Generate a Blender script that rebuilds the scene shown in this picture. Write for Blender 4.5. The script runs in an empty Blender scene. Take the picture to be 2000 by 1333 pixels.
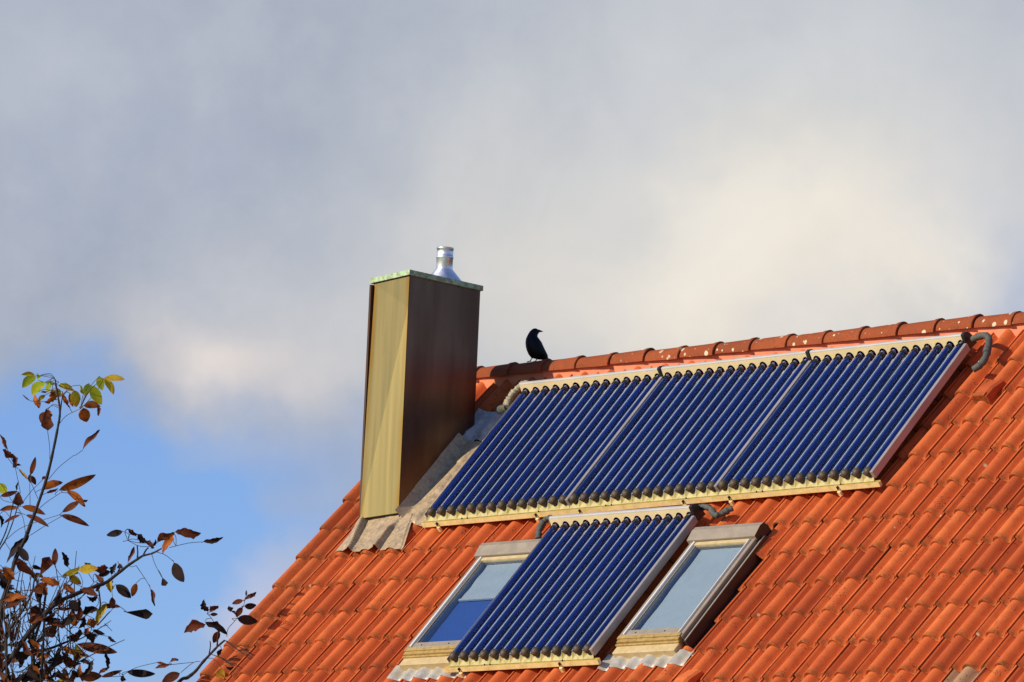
import bpy, bmesh, math, random
from mathutils import Matrix, Vector
R = math.radians
random.seed(11)
scene = bpy.context.scene
col = scene.collection

# ---------------------------------------------------------------- camera
cam_d = bpy.data.cameras.new('camera')
cam = bpy.data.objects.new('camera', cam_d)
col.objects.link(cam)
scene.camera = cam
cam_d.sensor_width = 36.0
cam_d.lens = 225.346
cam_d.clip_start = 1.0
cam_d.clip_end = 5000.0
CAM = Vector((37.5634, -34.2016, 1.6968))
CR = Vector((0.68994068, 0.72257543, 0.04320424))
CU = Vector((0.07356631, -0.12936988, 0.98886371))
CF = Vector((-0.72011795, 0.67907892, 0.14241475))
cam.matrix_world = Matrix(((CR.x, CU.x, -CF.x, CAM.x), (CR.y, CU.y, -CF.y, CAM.y), (CR.z, CU.z, -CF.z, CAM.z), (0, 0, 0, 1)))

# ---------------------------------------------------------------- sun
SUN = Vector((-0.33, -0.973, 0.43)).normalized()      # towards the sun
sun_d = bpy.data.lights.new('sun', 'SUN')
sun_d.energy = 5.0
sun_d.angle = R(0.5)
sun_d.color = (1.0, 0.87, 0.68)
sun = bpy.data.objects.new('sun', sun_d)
col.objects.link(sun)
sun.location = (0, 0, 40)
sun.rotation_euler = SUN.to_track_quat('Z', 'Y').to_euler()
sun_el = math.asin(SUN.z)
sun_az = math.atan2(SUN.x, SUN.y)

# ---------------------------------------------------------------- sky
SKY_TINT = (0.86, 1.0, 1.46, 1.0)
CLOUDS = [                                            # centre, size, strength and colour of the soft cloud masses
    (1600, 120, 700, 420, 0.80, (206, 209, 212)),
    (60, 60, 380, 220, 0.55, (194, 200, 211)),
    (330, 330, 420, 200, 0.45, (164, 174, 194)),
    (1050, 560, 420, 260, 0.70, (207, 208, 208)),
    (1560, 490, 480, 230, 0.95, (243, 235, 221)),
    (1330, 610, 380, 140, 0.55, (240, 229, 213)),
    (480, 710, 240, 80, 0.85, (228, 217, 211)),
    (620, 600, 260, 130, 0.55, (205, 205, 208)),
    (590, 865, 300, 80, 0.85, (155, 173, 206)),
    (470, 1180, 210, 170, 0.85, (196, 200, 224)),
    (1180, 440, 130, 110, 0.40, (186, 192, 199)),
    (1460, 415, 170, 85, 0.55, (247, 240, 227)),
    (1320, 540, 130, 75, 0.55, (245, 237, 223)),
    (1790, 555, 140, 55, 0.60, (242, 233, 219)),
    (1560, 615, 120, 50, 0.35, (214, 213, 214)),
    (1900, 430, 130, 120, 0.45, (203, 206, 212)),
    (400, 720, 70, 50, 0.45, (232, 222, 216)),
    (1990, 600, 110, 130, 0.75, (172, 184, 208)),
]
GAPS = [                                              # clear blue between the clouds
    (290, 1020, 410, 165, 1.5),
    (10, 880, 260, 125, 0.85),
    (150, 1250, 280, 180, 1.15),
    (520, 730, 230, 100, -0.55),
    (590, 985, 110, 35, -0.25),
    (380, 900, 140, 28, -0.25),
    (570, 1080, 80, 60, -0.38),
    (460, 1200, 120, 100, -0.50),
]
world = bpy.data.worlds.new('World')
scene.world = world
world.use_nodes = True
wn = world.node_tree
wn.nodes.clear()


class NT:
    """small helper to write node graphs as expressions"""
    def __init__(s, tree): s.t = tree
    def n(s, kind, **kw):
        nd = s.t.nodes.new(kind)
        for k, v in kw.items(): setattr(nd, k, v)
        return nd
    def put(s, sock, v):
        if isinstance(v, bpy.types.NodeSocket): s.t.links.new(v, sock)
        elif v is not None: sock.default_value = v
    def m(s, op, a, b=None, c=None, clamp=False):
        nd = s.n('ShaderNodeMath', operation=op, use_clamp=clamp)
        for i, v in enumerate((a, b, c)):
            if v is not None: s.put(nd.inputs[i], v)
        return nd.outputs[0]
    def vm(s, op, a, b=None):
        nd = s.n('ShaderNodeVectorMath', operation=op)
        s.put(nd.inputs[0], a)
        if b is not None: s.put(nd.inputs[1], b)
        return nd
    def dot(s, a, b): return s.vm('DOT_PRODUCT', a, b).outputs['Value']
    def mix(s, f, a, b, blend='MIX'):
        nd = s.n('ShaderNodeMix', data_type='RGBA', blend_type=blend)
        nd.clamp_factor = True
        s.put(nd.inputs[0], f); s.put(nd.inputs[6], a); s.put(nd.inputs[7], b)
        return nd.outputs[2]
    def noise(s, vec, scale, detail=4, rough=0.5, dist=0.0, dim='3D'):
        nd = s.n('ShaderNodeTexNoise', noise_dimensions=dim)
        s.put(nd.inputs['Vector'], vec)
        nd.inputs['Scale'].default_value = scale
        nd.inputs['Detail'].default_value = detail
        nd.inputs['Roughness'].default_value = rough
        nd.inputs['Distortion'].default_value = dist
        return nd.outputs[0]
    def ramp(s, v, a, b, lo=0.0, hi=1.0, smooth=True):
        nd = s.n('ShaderNodeMapRange', interpolation_type='SMOOTHSTEP' if smooth else 'LINEAR', clamp=True)
        s.put(nd.inputs[0], v)
        nd.inputs[1].default_value = a; nd.inputs[2].default_value = b
        nd.inputs[3].default_value = lo; nd.inputs[4].default_value = hi
        return nd.outputs[0]


def lin(r, g, b, k=1.0):
    f = lambda c: ((c / 255 + 0.055) / 1.055) ** 2.4 if c > 10 else c / 255 / 12.92
    return (f(r) * k, f(g) * k, f(b) * k, 1.0)


w = NT(wn)
tc = w.n('ShaderNodeTexCoord')
dirv = w.vm('NORMALIZE', tc.outputs['Generated']).outputs[0]
fz = w.dot(dirv, tuple(CF))
front = w.ramp(fz, 0.80, 0.90)
fzs = w.m('MAXIMUM', fz, 0.3)
# a flat chart of the sky to the north-west: one unit = 0.08 radian
ca = w.m('MULTIPLY', w.m('DIVIDE', w.dot(dirv, tuple(CR)), fzs), 12.519)
cb = w.m('MULTIPLY', w.m('DIVIDE', w.dot(dirv, tuple(CU)), fzs), -12.519)
wob1 = w.m('SUBTRACT', w.noise(dirv, 26.0, 5, 0.55), 0.5)
wob2 = w.m('SUBTRACT', w.noise(w.vm('ADD', dirv, (3.1, 1.7, 5.2)).outputs[0], 26.0, 5, 0.55), 0.5)
ca = w.m('ADD', ca, w.m('MULTIPLY', wob1, 0.48))
cb = w.m('ADD', cb, w.m('MULTIPLY', wob2, 0.40))


def blob(x, y, sx, sy, amp=1.0):
    dx = w.m('MULTIPLY', w.m('SUBTRACT', ca, (x - 1000) / 1000), 1000 / sx)
    dy = w.m('MULTIPLY', w.m('SUBTRACT', cb, (y - 666) / 1000), 1000 / sy)
    d = w.m('ADD', w.m('MULTIPLY', dx, dx), w.m('MULTIPLY', dy, dy))
    return w.m('MULTIPLY', w.m('EXPONENT', w.m('MULTIPLY', d, -1.0)), amp)


sky = w.n('ShaderNodeTexSky', sky_type='NISHITA')
sky.sun_disc = False
sky.sun_elevation = sun_el
sky.sun_rotation = sun_az
sky.altitude = 300
sky.air_density = 1.0
sky.dust_density = 0.3
sky.ozone_density = 3.0
K = 10.0                                              # cloud radiance before the 0.1 background strength
clear = w.mix(1.0, sky.outputs[0], SKY_TINT, 'MULTIPLY')
cloud = w.mix(w.noise(dirv, 9.0, 6, 0.6), lin(152, 163, 184, K), lin(172, 181, 196, K))
for (x, y, sx, sy, amp, c) in CLOUDS:
    cloud = w.mix(blob(x, y, sx, sy, amp), cloud, lin(*c, K))
fine = w.noise(dirv, 60.0, 7, 0.62)
cloud = w.mix(w.ramp(fine, 0.3, 0.75, 0.0, 0.16), cloud, lin(228, 226, 226, K))
med = w.noise(w.vm('ADD', dirv, (1.3, 0.4, 2.2)).outputs[0], 34.0, 8, 0.58, 0.6)
cloud = w.mix(w.ramp(med, 0.46, 0.62, 0.0, 0.28), cloud, w.mix(1.0, cloud, (1.13, 1.12, 1.09, 1.0), 'MULTIPLY'))
cloud = w.mix(w.ramp(med, 0.34, 0.50, 0.26, 0.0), cloud, w.mix(1.0, cloud, (0.88, 0.90, 0.93, 1.0), 'MULTIPLY'))
gap = None
for (x, y, sx, sy, amp) in GAPS:
    g = blob(x, y, sx, sy, amp)
    gap = g if gap is None else w.m('ADD', gap, g)
gap = w.m('ADD', gap, w.m('MULTIPLY', w.m('SUBTRACT', fine, 0.5), 0.22))
gap = w.ramp(gap, 0.0, 1.0)
near_cover = w.m('SUBTRACT', 1.0, gap)
far_cover = w.ramp(w.noise(w.vm('ADD', dirv, (7.3, 2.1, 4.4)).outputs[0], 2.3, 6, 0.55), 0.48, 0.62, 0.04, 0.75)  # out-of-view clouds, shaped for tube highlights and blue in the panes
sepd = w.n('ShaderNodeSeparateXYZ'); w.put(sepd.inputs[0], dirv)
far_cover = w.m('MULTIPLY', far_cover, w.ramp(sepd.outputs[2], 0.46, 0.66, 1.0, 0.10))
cover_n = w.n('ShaderNodeMix', data_type='FLOAT')
w.put(cover_n.inputs[0], front); w.put(cover_n.inputs[2], far_cover); w.put(cover_n.inputs[3], near_cover)
bg = w.n('ShaderNodeBackground')
bg.inputs['Strength'].default_value = 0.1
w.put(bg.inputs['Color'], w.mix(cover_n.outputs[0], clear, cloud))
wo = w.n('ShaderNodeOutputWorld')
wn.links.new(bg.outputs[0], wo.inputs[0])

vs = scene.view_settings
vs.view_transform = 'Standard'
vs.look = 'None'
vs.exposure = 0.0
vs.gamma = 1.0
vs.use_curve_mapping = False

# ---------------------------------------------------------------- materials
def mat(name):
    m = bpy.data.materials.new(name)
    m.use_nodes = True
    t = NT(m.node_tree)
    b = m.node_tree.nodes['Principled BSDF']
    return m, t, b


def setp(b, **kw):
    for k, v in kw.items():
        b.inputs[k.replace('_', ' ')].default_value = v


def bump(t, b, h, dist, strength=1.0):
    n = t.n('ShaderNodeBump')
    n.inputs['Strength'].default_value = strength
    n.inputs['Distance'].default_value = dist
    t.put(n.inputs['Height'], h)
    t.put(b.inputs['Normal'], n.outputs[0])


def simple(name, c, rough=0.5, metal=0.0, var=0.12, scale=12.0, stain=None, stain_scale=5.0, stain_amt=0.6, bmp=0.0):
    m, t, b = mat(name)
    pos = t.n('ShaderNodeNewGeometry').outputs['Position']
    n = t.noise(pos, scale, 5, 0.6)
    d = tuple(x * (1 - var) for x in c) + (1.0,)
    l = tuple(min(1, x * (1 + var)) for x in c) + (1.0,)
    cc = t.mix(t.ramp(n, 0.3, 0.7), d, l)
    if stain:
        s = t.ramp(t.noise(pos, stain_scale, 6, 0.65, 0.4), 0.45, 0.7, 0, stain_amt)
        cc = t.mix(s, cc, tuple(stain) + (1.0,))
    t.put(b.inputs['Base Color'], cc)
    t.put(b.inputs['Roughness'], t.ramp(n, 0.25, 0.75, max(0.02, rough - 0.08), rough + 0.08))
    b.inputs['Metallic'].default_value = metal
    if bmp: bump(t, b, n, bmp)
    return m


def tile_mat(name, c1, c2, c3, lichen=0.0, moss=0.6, speck=0.75):
    m, t, b = mat(name)
    oi = t.n('ShaderNodeObjectInfo')
    tcn = t.n('ShaderNodeTexCoord')
    pos = t.n('ShaderNodeNewGeometry').outputs['Position']
    rnd = oi.outputs['Random']
    cc = t.mix(t.ramp(rnd, 0.0, 0.55, smooth=False), c1, c2)
    cc = t.mix(t.ramp(rnd, 0.70, 1.0, 0, 0.65), cc, c3)
    big = t.noise(pos, 7.0, 4, 0.6)
    cc = t.mix(t.ramp(big, 0.42, 0.72, 0, 0.45), cc, c3)
    g = t.noise(pos, 120.0, 3, 0.7)
    cc = t.mix(t.ramp(g, 0.35, 0.75, 0, 0.28), cc, tuple(x * 0.55 for x in c3[:3]) + (1,))
    # dark lichen specks, thicker on some courses than on others
    v = t.n('ShaderNodeTexVoronoi', feature='F1')
    t.put(v.inputs['Vector'], pos); v.inputs['Scale'].default_value = 62.0
    sz = t.m('MULTIPLY', t.ramp(t.noise(pos, 9.0, 3, 0.6), 0.45, 0.72), 0.40)
    sp = t.m('MULTIPLY', t.ramp(t.m('SUBTRACT', sz, v.outputs['Distance']), -0.04, 0.07), speck)
    cc = t.mix(sp, cc, (0.10, 0.034, 0.017, 1))
    # dirt run down the tile
    rn = t.noise(t.vm('MULTIPLY', tcn.outputs['Object'], (55.0, 4.0, 8.0)).outputs[0], 1.0, 4, 0.6)
    rn2 = t.m('MULTIPLY', t.ramp(rn, 0.52, 0.72), t.ramp(t.noise(pos, 5.0, 3, 0.5), 0.45, 0.65, 0, 0.55))
    cc = t.mix(rn2, cc, (0.22, 0.055, 0.022, 1))
    # moss and grit gathering at the lower end of each tile
    sep = t.n('ShaderNodeSeparateXYZ'); t.put(sep.inputs[0], tcn.outputs['Object'])
    edge = t.ramp(sep.outputs[1], 0.004, 0.055, 1, 0)
    mo = t.m('MULTIPLY', edge, t.ramp(t.noise(pos, 38.0, 4, 0.7), 0.36, 0.60, 0, moss))
    cc = t.mix(mo, cc, (0.13, 0.075, 0.022, 1))
    # pale crusts
    v2 = t.n('ShaderNodeTexVoronoi', feature='F1')
    t.put(v2.inputs['Vector'], t.vm('ADD', pos, (0.37, 0.11, 0.9)).outputs[0]); v2.inputs['Scale'].default_value = 17.0 if lichen > 0.3 else 5.0
    v2.inputs['Randomness'].default_value = 1.0
    wob = t.m('MULTIPLY', t.noise(pos, 70.0, 3, 0.6), 0.16 if lichen > 0.3 else 0.035)
    rad = t.m('ADD', t.m('MULTIPLY', t.n_out(v2, 'Color'), lichen), wob)
    pale = t.ramp(t.m('SUBTRACT', rad, v2.outputs['Distance']), 0.0, 0.06)
    if lichen > 0.3:
        px_ = t.n('ShaderNodeSeparateXYZ'); t.put(px_.inputs[0], pos)
        pale = t.m('MULTIPLY', pale, t.ramp(px_.outputs[0], 1.2, 2.8))
    cc = t.mix(pale, cc, (0.62, 0.52, 0.34, 1))
    t.put(b.inputs['Base Color'], cc)
    setp(b, Roughness=0.9)
    b.inputs['Specular IOR Level'].default_value = 0.22
    bump(t, b, t.m('ADD', g, t.m('MULTIPLY', big, 0.6)), 0.006 if lichen > 0.3 else 0.004, 0.7 if lichen > 0.3 else 0.5)
    return m


def n_out(s, node, name):
    sp = s.n('ShaderNodeSeparateColor')
    s.put(sp.inputs[0], node.outputs[name])
    return s.m('POWER', sp.outputs[0], 3.0)
NT.n_out = n_out

M = {}
M['tile'] = tile_mat('terracotta_tile', (0.70, 0.172, 0.044, 1), (0.60, 0.126, 0.031, 1), (0.38, 0.064, 0.019, 1), lichen=0.10, moss=0.6)
M['tile_far'] = tile_mat('terracotta_tile_field', (0.59, 0.125, 0.031, 1), (0.59, 0.125, 0.031, 1), (0.54, 0.108, 0.027, 1), lichen=0.10, moss=0.0)
M['tile_beige'] = tile_mat('beige_tile', (0.42, 0.24, 0.13, 1), (0.42, 0.24, 0.13, 1), (0.36, 0.19, 0.10, 1), lichen=0.1)
M['ridge'] = tile_mat('weathered_ridge_tile', (0.40, 0.088, 0.029, 1), (0.34, 0.070, 0.024, 1), (0.21, 0.046, 0.020, 1), lichen=0.37, moss=0.3, speck=0.8)
M['verge'] = tile_mat('verge_tile', (0.56, 0.135, 0.036, 1), (0.50, 0.112, 0.030, 1), (0.36, 0.07, 0.022, 1), lichen=0.12, speck=0.8)
M['ridge_strip'] = simple('salmon_ridge_strip', (0.74, 0.26, 0.13), 0.85, var=0.10, scale=6)
M['lead'] = simple('weathered_lead', (0.46, 0.345, 0.205), 0.48, 0.15, 0.16, 40, stain=(0.20, 0.145, 0.115), stain_scale=14, stain_amt=0.65, bmp=0.0)
M['lead_grey'] = simple('grey_lead', (0.44, 0.41, 0.38), 0.5, 0.15, 0.18, 25, stain=(0.24, 0.19, 0.16), stain_scale=10, stain_amt=0.5, bmp=0.002)
M['apron'] = simple('pale_apron_metal', (0.44, 0.42, 0.37), 0.5, 0.2, 0.12, 25, stain=(0.45, 0.35, 0.18), stain_scale=8, stain_amt=0.5)
M['header'] = simple('champagne_aluminium', (0.72, 0.57, 0.31), 0.45, 0.0, 0.05, 4)
M['header_top'] = simple('brushed_header_top', (0.46, 0.44, 0.40), 0.45, 0.1, 0.05, 4)
M['rail'] = simple('algae_stained_rail', (0.36, 0.275, 0.035), 0.55, 0.0, 0.2, 18, stain=(0.22, 0.17, 0.015), stain_scale=14, stain_amt=0.8)
M['scallop'] = simple('pale_scalloped_sheet', (0.50, 0.415, 0.17), 0.5, 0.0, 0.1, 18, stain=(0.28, 0.225, 0.03), stain_scale=16, stain_amt=0.75)
M['sky_glint'] = simple('painted_sky_glint', (0.44, 0.53, 0.68), 0.4, 0.2, 0.06, 8)
M['rail_lip'] = simple('pale_yellow_rail_lip', (0.76, 0.61, 0.28), 0.45, 0.0, 0.08, 16, stain=(0.45, 0.33, 0.06), stain_scale=12, stain_amt=0.5)
M['side'] = simple('grey_side_plate', (0.37, 0.345, 0.335), 0.42, 0.35, 0.06, 6)
M['black'] = simple('black_plastic', (0.012, 0.012, 0.013), 0.45, var=0.2)
M['rubber'] = simple('brown_black_rubber', (0.072, 0.050, 0.028), 0.6, var=0.25, scale=40)
M['hose'] = simple('grey_insulated_hose', (0.085, 0.088, 0.072), 0.75, var=0.3, scale=35, stain=(0.06, 0.06, 0.05), stain_scale=18, bmp=0.004)
M['foil'] = simple('wrapped_cream_foil', (0.36, 0.31, 0.20), 0.6, var=0.3, scale=25, stain=(0.20, 0.15, 0.09), stain_scale=20, bmp=0.006)
M['mirror'] = simple('reflector_aluminium', (0.36, 0.40, 0.40), 0.22, 0.95, 0.05, 5)
M['frame'] = simple('taupe_window_cladding', (0.33, 0.275, 0.20), 0.45, 0.15, 0.07, 10)
M['frame_shaded'] = simple('shaded_gutter_profile', (0.028, 0.024, 0.020), 0.5, 0.2, 0.1, 10)  # near-black tone carries the shade in the gap beside the frame
M['sash'] = simple('white_sash_edge', (0.80, 0.78, 0.74), 0.4, var=0.04)
M['sill'] = simple('ochre_stained_sill', (0.40, 0.27, 0.085), 0.55, 0.0, 0.15, 25, stain=(0.24, 0.14, 0.03), stain_scale=22, stain_amt=0.8)
M['sill_pale'] = simple('pale_ochre_sill', (0.55, 0.42, 0.21), 0.5, 0.0, 0.08, 18, stain=(0.42, 0.30, 0.10), stain_scale=7, stain_amt=0.4)
M['blind'] = simple('pale_roller_blind', (0.46, 0.48, 0.46), 0.8, var=0.03)
M['pane_reflection'] = simple('painted_sky_reflection', (0.020, 0.075, 0.30), 0.8, var=0.04)
M['room'] = simple('dark_blue_shaft', (0.010, 0.040, 0.19), 0.9)  # blue of the lining imitates sky reflected in the pane
M['steel'] = simple('stainless_flue', (0.88, 0.89, 0.90), 0.42, 1.0, 0.05, 10)
M['crow'] = simple('black_feathers', (0.003, 0.003, 0.0032), 0.5, var=0.3, scale=60)
M['crow'].node_tree.nodes['Principled BSDF'].inputs['Specular IOR Level'].default_value = 0.22
M['render_wall'] = simple('pale_house_render', (0.68, 0.62, 0.50), 0.9, var=0.06, scale=6)
M['grass'] = simple('mown_grass', (0.055, 0.075, 0.022), 0.95, var=0.35, scale=0.9)
M['bark'] = simple('dark_bark', (0.020, 0.013, 0.010), 0.85, var=0.35, scale=40)
M['twig'] = simple('brown_twig', (0.045, 0.026, 0.018), 0.8, var=0.3, scale=40)

# blue evacuated tubes
m, t, b = mat('blue_vacuum_tube')
oi = t.n('ShaderNodeObjectInfo')
t.put(b.inputs['Base Color'], t.mix(oi.outputs['Random'], (0.0008, 0.006, 0.085, 1), (0.0014, 0.012, 0.150, 1)))
setp(b, Roughness=0.06)
b.inputs['Specular IOR Level'].default_value = 0.45
M['tube'] = m
m, t, b = mat('outer_glass')
m.node_tree.nodes.remove(b)
fr = t.n('ShaderNodeFresnel'); fr.inputs[0].default_value = 1.47
bf = t.n('ShaderNodeNewGeometry').outputs['Backfacing']
tr = t.n('ShaderNodeBsdfTransparent'); tr.inputs[0].default_value = (0.97, 0.98, 0.98, 1)
gl = t.n('ShaderNodeBsdfGlossy'); gl.inputs['Roughness'].default_value = 0.02
ms = t.n('ShaderNodeMixShader')
t.put(ms.inputs[0], t.m('MULTIPLY', t.m('MULTIPLY', fr.outputs[0], 3.4, clamp=True), t.m('SUBTRACT', 1.0, bf))); t.put(ms.inputs[1], tr.outputs[0]); t.put(ms.inputs[2], gl.outputs[0])
t.put(m.node_tree.nodes['Material Output'].inputs[0], ms.outputs[0])
M['outer_glass'] = m
m, t, b = mat('clear_pane')
setp(b, Base_Color=(0.80, 0.90, 1.0, 1), Roughness=0.02)
m.node_tree.nodes.remove(b)
fr = t.n('ShaderNodeFresnel'); fr.inputs[0].default_value = 1.5
bf = t.n('ShaderNodeNewGeometry').outputs['Backfacing']
tr = t.n('ShaderNodeBsdfTransparent'); tr.inputs[0].default_value = (0.86, 0.91, 0.94, 1)
gl = t.n('ShaderNodeBsdfGlossy'); gl.inputs['Roughness'].default_value = 0.02; gl.inputs[0].default_value = (0.85, 0.92, 1.0, 1)
ms = t.n('ShaderNodeMixShader')
t.put(ms.inputs[0], t.m('MULTIPLY', t.m('MULTIPLY', fr.outputs[0], 2.2, clamp=True), t.m('SUBTRACT', 1.0, bf))); t.put(ms.inputs[1], tr.outputs[0]); t.put(ms.inputs[2], gl.outputs[0])
t.put(m.node_tree.nodes['Material Output'].inputs[0], ms.outputs[0])
M['glass'] = m

# chimney cladding: brown oxidised copper sheet, lighter sunlit copy for the front, streaked down its height
m, t, b = mat('sunlit_oxidised_copper')
pos = t.n('ShaderNodeNewGeometry').outputs['Position']
st = t.noise(t.vm('MULTIPLY', pos, (14.0, 14.0, 0.5)).outputs[0], 1.0, 4, 0.5)
cc = t.mix(t.ramp(st, 0.25, 0.75), (0.225, 0.178, 0.060, 1), (0.265, 0.205, 0.076, 1))
cc = t.mix(t.ramp(t.noise(t.vm('MULTIPLY', pos, (90.0, 90.0, 6.0)).outputs[0], 1.0, 4, 0.6), 0.66, 0.8, 0, 0.35), cc, (0.42, 0.37, 0.22, 1))
sx = t.n('ShaderNodeSeparateXYZ'); t.put(sx.inputs[0], pos)
edge = t.m('MAXIMUM', t.ramp(sx.outputs[0], 0.17, 0.235, 1, 0), t.ramp(sx.outputs[0], 0.515, 0.57, 0, 1))
blot = t.m('MULTIPLY', edge, t.ramp(t.noise(t.vm('MULTIPLY', pos, (9.0, 9.0, 1.3)).outputs[0], 1.0, 5, 0.6), 0.35, 0.6, 0.15, 1.0))
cc = t.mix(t.m('MULTIPLY', blot, 0.9), cc, (0.25, 0.13, 0.014, 1))
t.put(b.inputs['Base Color'], cc)
t.put(b.inputs['Roughness'], t.ramp(st, 0.3, 0.7, 0.36, 0.46))
setp(b, Metallic=0.72)
M['copper'] = m
m, t, b = mat('shaded_copper_sheet')  # darker copy of the copper, shade of the unlit sides in its colour
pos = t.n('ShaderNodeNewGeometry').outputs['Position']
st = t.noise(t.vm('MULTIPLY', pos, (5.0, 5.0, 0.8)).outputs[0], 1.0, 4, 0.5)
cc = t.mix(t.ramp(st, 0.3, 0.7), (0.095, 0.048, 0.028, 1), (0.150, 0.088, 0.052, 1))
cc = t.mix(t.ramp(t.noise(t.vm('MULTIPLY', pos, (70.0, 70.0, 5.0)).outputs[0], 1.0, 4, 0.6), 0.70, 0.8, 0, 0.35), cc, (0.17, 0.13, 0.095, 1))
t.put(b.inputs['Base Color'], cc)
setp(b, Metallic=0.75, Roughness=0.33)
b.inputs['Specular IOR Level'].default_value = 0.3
M['copper_shaded'] = m
m, t, b = mat('verdigris_copper_edge')
pos = t.n('ShaderNodeNewGeometry').outputs['Position']
n = t.noise(pos, 26.0, 6, 0.65)
cc = t.mix(t.ramp(n, 0.4, 0.62), (0.26, 0.30, 0.16, 1), (0.42, 0.60, 0.34, 1))
cc = t.mix(t.ramp(t.noise(pos, 60.0, 4, 0.6), 0.62, 0.75, 0, 0.8), cc, (0.07, 0.07, 0.05, 1))
t.put(b.inputs['Base Color'], cc)
setp(b, Roughness=0.7, Metallic=0.1)
M['verdigris'] = m


def leaf_mat(name, c1, c2, edge, trans=0.35):
    m, t, b = mat(name)
    oi = t.n('ShaderNodeObjectInfo')
    tcn = t.n('ShaderNodeTexCoord')
    sep = t.n('ShaderNodeSeparateXYZ'); t.put(sep.inputs[0], tcn.outputs['Object'])
    pos = t.n('ShaderNodeNewGeometry').outputs['Position']
    n = t.noise(pos, 22.0, 4, 0.6)
    cc = t.mix(oi.outputs['Random'], c1, c2)
    cc = t.mix(t.ramp(n, 0.45, 0.68, 0, 0.8), cc, edge)
    cc = t.mix(t.ramp(sep.outputs[1], 0.55, 1.0, 0, 0.7), cc, edge)
    # side veins: fine ribs slanting from the midrib
    ax = t.m('ABSOLUTE', sep.outputs[0])
    rib = t.m('SINE', t.m('MULTIPLY', t.m('SUBTRACT', sep.outputs[1], t.m('MULTIPLY', ax, 0.5)), 62.0))
    cc = t.mix(t.ramp(rib, 0.4, 1.0, 0, 0.22), cc, tuple(x * 0.45 for x in edge[:3]) + (1,))
    t.put(b.inputs['Base Color'], cc)
    setp(b, Roughness=0.7)
    b.inputs['Specular IOR Level'].default_value = 0.2
    tl = t.n('ShaderNodeBsdfTranslucent'); t.put(tl.inputs[0], cc)
    ms = t.n('ShaderNodeMixShader'); ms.inputs[0].default_value = trans
    t.put(ms.inputs[1], b.outputs[0]); t.put(ms.inputs[2], tl.outputs[0])
    t.put(m.node_tree.nodes['Material Output'].inputs[0], ms.outputs[0])
    return m


LM = {
    'G': leaf_mat('green_leaf', (0.26, 0.42, 0.020, 1), (0.46, 0.54, 0.025, 1), (0.70, 0.60, 0.03, 1), 0.5),
    'Y': leaf_mat('yellow_green_leaf', (0.54, 0.54, 0.025, 1), (0.66, 0.54, 0.03, 1), (0.45, 0.22, 0.02, 1), 0.4),
    'W': leaf_mat('yellow_leaf', (0.56, 0.42, 0.025, 1), (0.48, 0.31, 0.02, 1), (0.36, 0.16, 0.015, 1), 0.35),
    'O': leaf_mat('rust_leaf', (0.56, 0.165, 0.018, 1), (0.42, 0.115, 0.014, 1), (0.12, 0.03, 0.010, 1), 0.3),
    'R': leaf_mat('dry_red_brown_leaf', (0.21, 0.055, 0.016, 1), (0.12, 0.036, 0.014, 1), (0.04, 0.014, 0.010, 1), 0.2),
    'B': leaf_mat('shaded_withered_leaf', (0.030, 0.014, 0.011, 1), (0.020, 0.012, 0.010, 1), (0.011, 0.007, 0.006, 1), 0.08),  # dry leaf, near-black because the lower crown's shade is in the colour
}

# ---------------------------------------------------------------- object helpers
PITCH = R(47.4244)
ROW = 0.34652
TW = 0.30
AX = Vector((1, 0, 0))
AT = Vector((0, math.cos(PITCH), math.sin(PITCH)))      # up the slope
AN = Vector((0, -math.sin(PITCH), math.cos(PITCH)))     # out of the roof
ROOF = Matrix(((1, 0, 0, 0), (0, AT.y, AN.y, 0), (0, AT.z, AN.z, 7.93), (0, 0, 0, 1)))
WM = {}                                                # object -> its world matrix


def roofm(u, v, h=0.0, rot=0.0):
    return ROOF @ Matrix.Translation((u, -v, h)) @ Matrix.Rotation(rot, 4, 'Z')


def place(o, parent, mw):
    WM[o] = mw
    if parent is not None:
        o.parent = parent
        o.matrix_basis = WM[parent].inverted() @ mw
    else:
        o.matrix_basis = mw
    col.objects.link(o)
    return o


def thing(name, label, cat, mw=Matrix(), group=None):
    o = bpy.data.objects.new(name, None)
    o.empty_display_size = 0.2
    place(o, None, mw)
    o['label'] = label
    o['category'] = cat
    if group: o['group'] = group
    return o


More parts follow.
